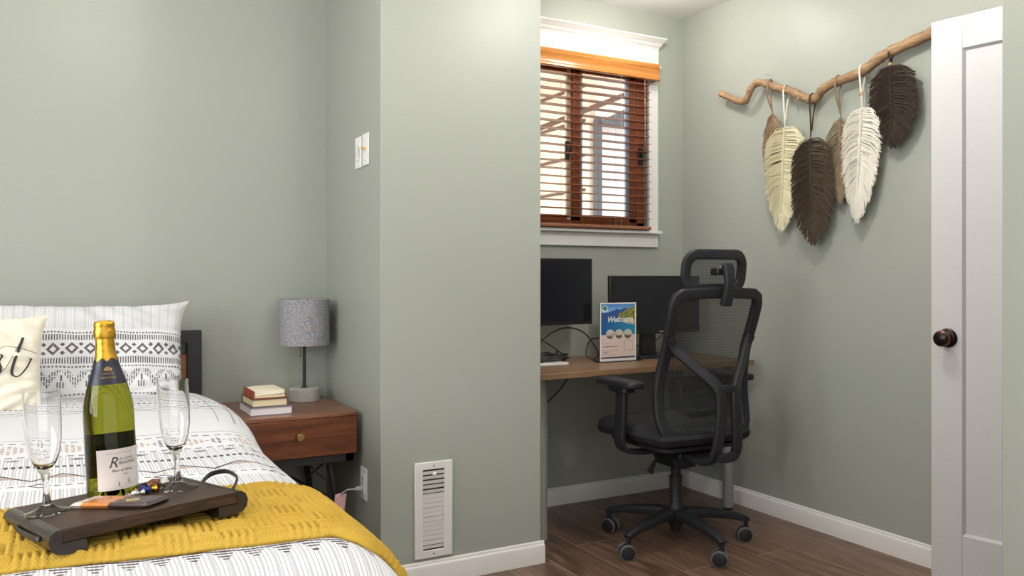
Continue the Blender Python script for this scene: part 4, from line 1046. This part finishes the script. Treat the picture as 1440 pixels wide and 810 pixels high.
# seat
st = MB()
def seat(i, j, s):
    u, v = i*2-1, j*2-1
    n_ = 4.5; r_ = (abs(u)**n_+abs(v)**n_)
    x = u*.252; y = .03+v*.255
    k = max(abs(u), abs(v))
    # square to rounded square mapping
    sc_ = (1-.10*(u*u*v*v)); x *= sc_; y *= sc_
    e_ = max(0, 1-k**5)
    if s > 0: z = .485+.050*e_**.55-.012*max(0, v)**3+.006*abs(u)**3*e_
    else: z = .485-.045*e_**.45-.012*max(0, v)**3
    return (x, y, z)
st.grid(lambda i, j: seat(i, j, 1), 36, 36).grid(lambda i, j: seat(1-i, j, -1), 36, 36)
st.build('seat', M_fabric_black, oc, ang=75)
MB().prism(rrect(.40, .40, .06, 5, 0, .02), .408, .426, 'Z').build('seat_pan', M_plastic, oc, bevel=.004, loc=(0, 0, .018))
MB().box((-.085, -.13, .375), (.085, .11, .412)).prism([(-.05, .33), (.05, .33), (.075, .38), (-.075, .38)], -.07, .07, 'Y').build('tilt_mechanism', M_bezel, oc, bevel=.008)
lv = catmull([(-.08, -.02, .388), (-.12, -.03, .375), (-.145, -.035, .352), (-.165, -.04, .325)], 5)
MB().sweep(lv, SEC, [(.005, .004)]*6+[(.005+.0013*k, .004+.0002*k) for k in range(len(lv)-6)], ref=(0, 1, .3)).build('tilt_lever', M_plastic, oc, ang=50)
# armrests
for s in (-1, 1):
    xa = s*.292
    MB().prism([(p[0], p[1]) for p in rrect(.088, .262, .034, 5, xa-s*.004, .0)], .682, .708, 'Z').build('arm_pad', M_plastic, oc, bevel=.008, seg=3)
    MB().prism(rrect(.06, .12, .015, 3, xa, -.02), .660, .683, 'Z').build('arm_pad_mount', M_bezel, oc, bevel=.003)
    ap = catmull([(xa, -.02, .66), (xa, -.02, .60), (xa, -.012, .52), (xa-s*.002, -.006, .455), (xa-s*.03, -.002, .418), (xa-s*.10, 0, .405), (xa-s*.18, 0, .403)], 6)
    n = len(ap)
    MB().sweep(ap, SEC, [(.030, .012) if k < n*.45 else (.032, .009) for k in range(n)], ref=lambda i, n=n, s=s: (s, 0, 0) if i < n*.5 else (s, 0, -.9) if i < n*.66 else (0, 0, -1)).build('arm_post', M_plastic, oc, ang=50)
# gas lift, base star and casters
MB().lathe([(0, .06), (.022, .06), (.024, .075), (.034, .09), (.034, .155), (.030, .165), (.027, .17), (.027, .275), (.0285, .276), (.0285, .285), (.020, .286), (.020, .34), (0, .34)], 28).build('gas_lift', M_plastic, oc, ang=50)
for k in range(5):
    a = math.radians(50+72*k)
    M_ = R(a, 'Z')
    lgp = [(.022, 0, .128), (.09, 0, .131), (.17, 0, .124), (.25, 0, .111), (.30, 0, .098), (.312, 0, .090)]
    leg = MB().sweep([tuple(M_ @ Vector(p)) for p in lgp], SEC, [(.032, .022), (.027, .020), (.023, .017), (.019, .0145), (.017, .013), (.016, .012)], ref=(0, 0, 1)).build('base_leg', M_plastic, oc, ang=50)
    Mc = M_ @ T(.305, 0, 0)
    sp_ = R(a*0+1.1*k+.7, 'Z')
    Mc = T(*(M_ @ Vector((.305, 0, 0)))) @ R([.3, 2.0, -.35, -.75, -.5][k], 'Z')
    cs = MB().lathe([(0, .055), (.0095, .055), (.0095, .092), (0, .092)], 12, Mc).prism([(-.012, .026), (.016, .026), (.019, .048), (.008, .060), (-.010, .058)], -.008, .008, 'Y', Mc).build('caster', M_plastic, oc, bevel=.002)
    for s in (-1, 1):
        Mw = Mc @ T(-.008, s*.0175, .032) @ R(PI/2, 'X')
        MB().lathe([(.024, -.0075), (.031, -.007), (.032, -.0045), (.032, .002), (.031, .004), (.024, .0045)] if s > 0 else [(.024, .0075), (.031, .007), (.032, .0045), (.032, -.002), (.031, -.004), (.024, -.0045)], 28, Mw).build('caster_tread', M_rubber, cs, ang=50)
        MB().lathe([(0, -.010), (.024, -.0098), (.0285, -.0080), (.0300, -.004), (.0300, .004), (.0285, .0080), (.024, .0098), (0, .010)], 28, Mw).build('caster_wheel', M_plastic, cs, ang=50)

# ------------------------------------------------------------------ driftwood hanging
XB = 2.905
bp = [(3.115, 2.040), (3.05, 2.005), (2.965, 1.968), (2.925, 1.985), (2.90, 2.022), (2.868, 2.042), (2.82, 2.030), (2.77, 2.005), (2.715, 1.982), (2.655, 1.958), (2.60, 1.925), (2.55, 1.902), (2.52, 1.905), (2.485, 1.930), (2.43, 1.948), (2.36, 1.958), (2.30, 1.966), (2.25, 1.982), (2.19, 2.005), (2.13, 2.020), (2.06, 2.035), (1.99, 2.046), (1.93, 2.050)]
bpts = catmull([(XB+.006*math.sin(i*1.3), y, z) for i, (y, z) in enumerate(bp)], 6)
nb = len(bpts)
def brr(k):
    t = k/(nb-1); return .0150+.0075*t+.0015*math.sin(k*.9)+.001*math.sin(k*2.3)
br = MB().sweep(bpts, [(math.cos(2*PI*i/14)*(1+.12*math.sin(3*i)), math.sin(2*PI*i/14)) for i in range(14)], [brr(k) for k in range(nb)]).tube([(XB-.01, 2.600, 1.925), (XB-.018, 2.615, 1.908), (XB-.018, 2.618, 1.900)], [.008, .005, .003], 8).tube([(XB, 2.475, 1.94), (XB, 2.48, 1.958)], [.006, .003], 8)
o = br.build('driftwood_branch', M_drift, ang=70); setlab(o, 'curving driftwood branch hung on the right wall above the fringe feathers', 'branch')
nl = MB().tube([(XR, 2.82, 2.072), (XR-.045, 2.82, 2.070), (XR-.05, 2.82, 2.078)], .0014, 6).tube([(XR-.03, 2.36, 2.42), (XR, 2.36, 2.42)], .002, 6)
nl.tube([(XB, 2.82, 2.045), (XR-.012, 2.36, 2.42)], .0004, 4).tube([(XR-.012, 2.36, 2.42), (XB, 2.02, 2.060)], .0004, 4)
o = nl.build('hanging_thread', M_cord); setlab(o, 'thin clear thread and hook holding the driftwood branch to the wall', 'thread')

def brz(y):
    best = min(bpts, key=lambda p: abs(p.y-y)); return best.z
def fibre(name, c1, c2):
    m, nt, b = newmat(name); setp(b, None, .9, 0, .15)
    f = noise(nt, mapping(nt, coords(nt), (60, 110, 110)), 3, 4); nt.links.new(ramp(nt, f, [(.3, c1), (.7, c2)]), b.inputs['Base Color']); return m
M_bead = plain('natural_wood_bead', rgb(176, 136, 96), .5)
def feather(label, ty, tz, by, bz, w0, prof_, mats, xoff, hy_, sag=.9, bead=None, npairs=70, thick=.0024, fringe=.1, drop=.055):
    """prof_: (t, half width) along the spine; strands leave the spine and sweep downward"""
    e = empty('fringe_feather', (XR-xoff, ty, tz)); setlab(e, label, 'feather hanging', 'macrame feathers on the driftwood')
    rnd = random.Random(int(ty*1000)); axis = Vector((0, by-ty, bz-tz)); Ln = axis.length; ax = axis.normalized(); perp = Vector((0, -ax.z, ax.y))
    if perp.y < 0: perp = -perp
    fm_ = MB(); sp_end = .80
    for k in range(npairs):
        t0 = k/(npairs-1)*sp_end
        for s in (-1, 1):
            for lay in (0, 1):
                tt = t0+rnd.uniform(-.010, .010)+lay*.5*sp_end/npairs
                # strand tip: on the outline further down
                te = min(1.0, tt+sag*(drop+.20*tt)+.02*lay); 
                wv = interp(te, prof_)*w0*(1-rnd.uniform(0, fringe))
                if tt > .62: wv *= 1-.15*(tt-.62)
                p0 = ax*(Ln*tt); p2 = ax*(Ln*te)+perp*(s*wv)
                pm2 = p0*.5+p2*.5-ax*(Ln*.018)+perp*(s*wv*.10)
                q0 = Vector((-.004-lay*.002, 0, 0)); q1 = Vector((-.008+lay*.005+rnd.uniform(-.004, .003), 0, 0)); q2 = Vector((.001+rnd.uniform(-.009, .004), 0, 0))
                pts = [p0+q0, p0*.6+pm2*.4+q1, pm2+q1, pm2*.45+p2*.55+q1*.5, p2+q2]
                rr2 = [thick*.95, thick*.9, thick*.85, thick*.75, thick*.5]
                fm_.sweep(pts, [(1, 0), (-.5, .87), (-.5, -.87)], rr2, ref=(1, 0, 0), cap=False)
    # tail strands closing the tip
    for k in range(26):
        s = (k/25*2-1); w1 = interp(.86, prof_)*w0*s*.8
        p0 = ax*(Ln*(.70+rnd.uniform(0, .08)))+perp*(s*.004); p2 = ax*(Ln*(1.0-.13*abs(s)**1.5-rnd.uniform(0, .02)))+perp*(w1*.45)
        p1 = p0*.5+p2*.5+perp*(w1*.35)
        fm_.sweep([p0+Vector((-.005, 0, 0)), p1+Vector((-.007, 0, 0)), p2], [(1, 0), (-.5, .87), (-.5, -.87)], [thick*1.2, thick*1.2, thick*.5], ref=(1, 0, 0), cap=False)
    fm_.build('fringe', mats[0], e, ang=80)
    sm_ = MB()
    nk = int(Ln*sp_end/.0085)
    for k in range(nk):
        c = ax*(Ln*sp_end*k/nk)
        for s in (-1, 1):
            sm_.sweep([c+perp*(s*.0055)+Vector((-.008, 0, 0)), c+ax*.004+perp*(s*.001)+Vector((-.0115, 0, 0)), c+ax*.009+perp*(s*-.003)+Vector((-.008, 0, 0))], [(math.cos(i*PI/3), math.sin(i*PI/3)) for i in range(6)], .0024)
    sm_.build('braided_spine', mats[0], e, ang=70)
    # loop cord over the branch
    bzv = brz(hy_); cx_ = XB-(XR-xoff); dy = hy_-ty; dz = bzv-tz; rb = .0215; r_ = .0016 if thick < .0024 else .0019
    lc = MB()
    topk = (-.004, 0, .003)
    f1 = catmull([topk, (cx_-rb-.003, dy*.6-.004, dz*.55), (cx_-rb-.002, dy-.003, dz-.006), (cx_-rb*.6, dy, dz+rb*.9), (cx_, dy, dz+rb+.003), (cx_+rb*.6, dy+.003, dz+rb*.8), (cx_+rb+.001, dy+.004, dz-.008), (cx_+rb*.4, dy*.7+.008, dz*.6), (-.002, .002, .004)], 6)
    lc.tube(f1, r_*1.15, 7)
    lc.tube([(p[0]-.002, p[1]-.006 if 1 else 0, p[2]) for p in f1[2:-2]], r_, 7)
    lc.build('loop_cord', mats[1], e, ang=70)
    if bead is not None:
        q_ = bead
        crumple(MB(), .0085, (-.006+(cx_-rb)*q_, dy*q_*.6, dz*q_), 1, 1, 1, 0, 0, 14).build('bead', M_bead, e, ang=80)
    return e
SH_L = [(0, .40), (.055, .72), (.13, .95), (.30, 1.02), (.55, .90), (.75, .66), (.9, .36), (1, .06)]
SH_S = [(0, .25), (.08, .6), (.25, .95), (.45, 1.0), (.65, .78), (.85, .42), (1, .10)]
SH_O = [(0, .40), (.055, .68), (.15, .93), (.35, 1.0), (.6, .98), (.8, .74), (.92, .42), (1, .08)]
C_cream = fibre('cream_cotton_fibre', rgb(198, 190, 154), rgb(222, 215, 182)); C_white = fibre('white_cotton_fibre', rgb(206, 200, 184), rgb(232, 227, 214))
C_tan = fibre('taupe_cotton_fibre', rgb(96, 82, 62), rgb(158, 140, 112)); C_tan2 = fibre('tan_cotton_fibre', rgb(104, 80, 58), rgb(168, 138, 106))
C_dark = fibre('dark_brown_cotton_fibre', rgb(44, 35, 28), rgb(86, 72, 58)); C_dark2 = fibre('espresso_cotton_fibre', rgb(36, 28, 24), rgb(70, 58, 48))
feather('small tan fringe feather at far left, half hidden behind the cream one', 2.785, 1.882, 2.80, 1.50, .062, SH_S, (C_tan2, C_tan2), .030, 2.785, npairs=60, thick=.0017, drop=.12)
feather('wide pale cream fringe feather with a braided white spine', 2.682, 1.795, 2.705, 1.325, .124, SH_L, (C_cream, C_white), .062, 2.690, sag=.8, npairs=112, fringe=.06)
feather('large dark brown fringe feather hanging lowest in the middle', 2.528, 1.722, 2.517, 1.258, .120, SH_O, (C_dark, C_dark), .072, 2.542, sag=1.0, npairs=112)
feather('slim taupe fringe feather between dark brown and white feathers', 2.395, 1.797, 2.40, 1.430, .088, SH_S, (C_tan, C_tan), .040, 2.405, sag=1.5, npairs=66, thick=.0018, drop=.10)
feather('bright white fringe feather with small wooden bead, right of the taupe one', 2.272, 1.812, 2.300, 1.342, .098, SH_L, (C_white, C_white), .062, 2.285, sag=1.1, bead=.38, npairs=112, fringe=.14)
feather('dark espresso fringe feather with wooden bead, highest and nearest the door', 2.140, 1.955, 2.135, 1.630, .112, SH_O, (C_dark2, C_dark2), .058, 2.150, sag=1.1, bead=.14, npairs=104)
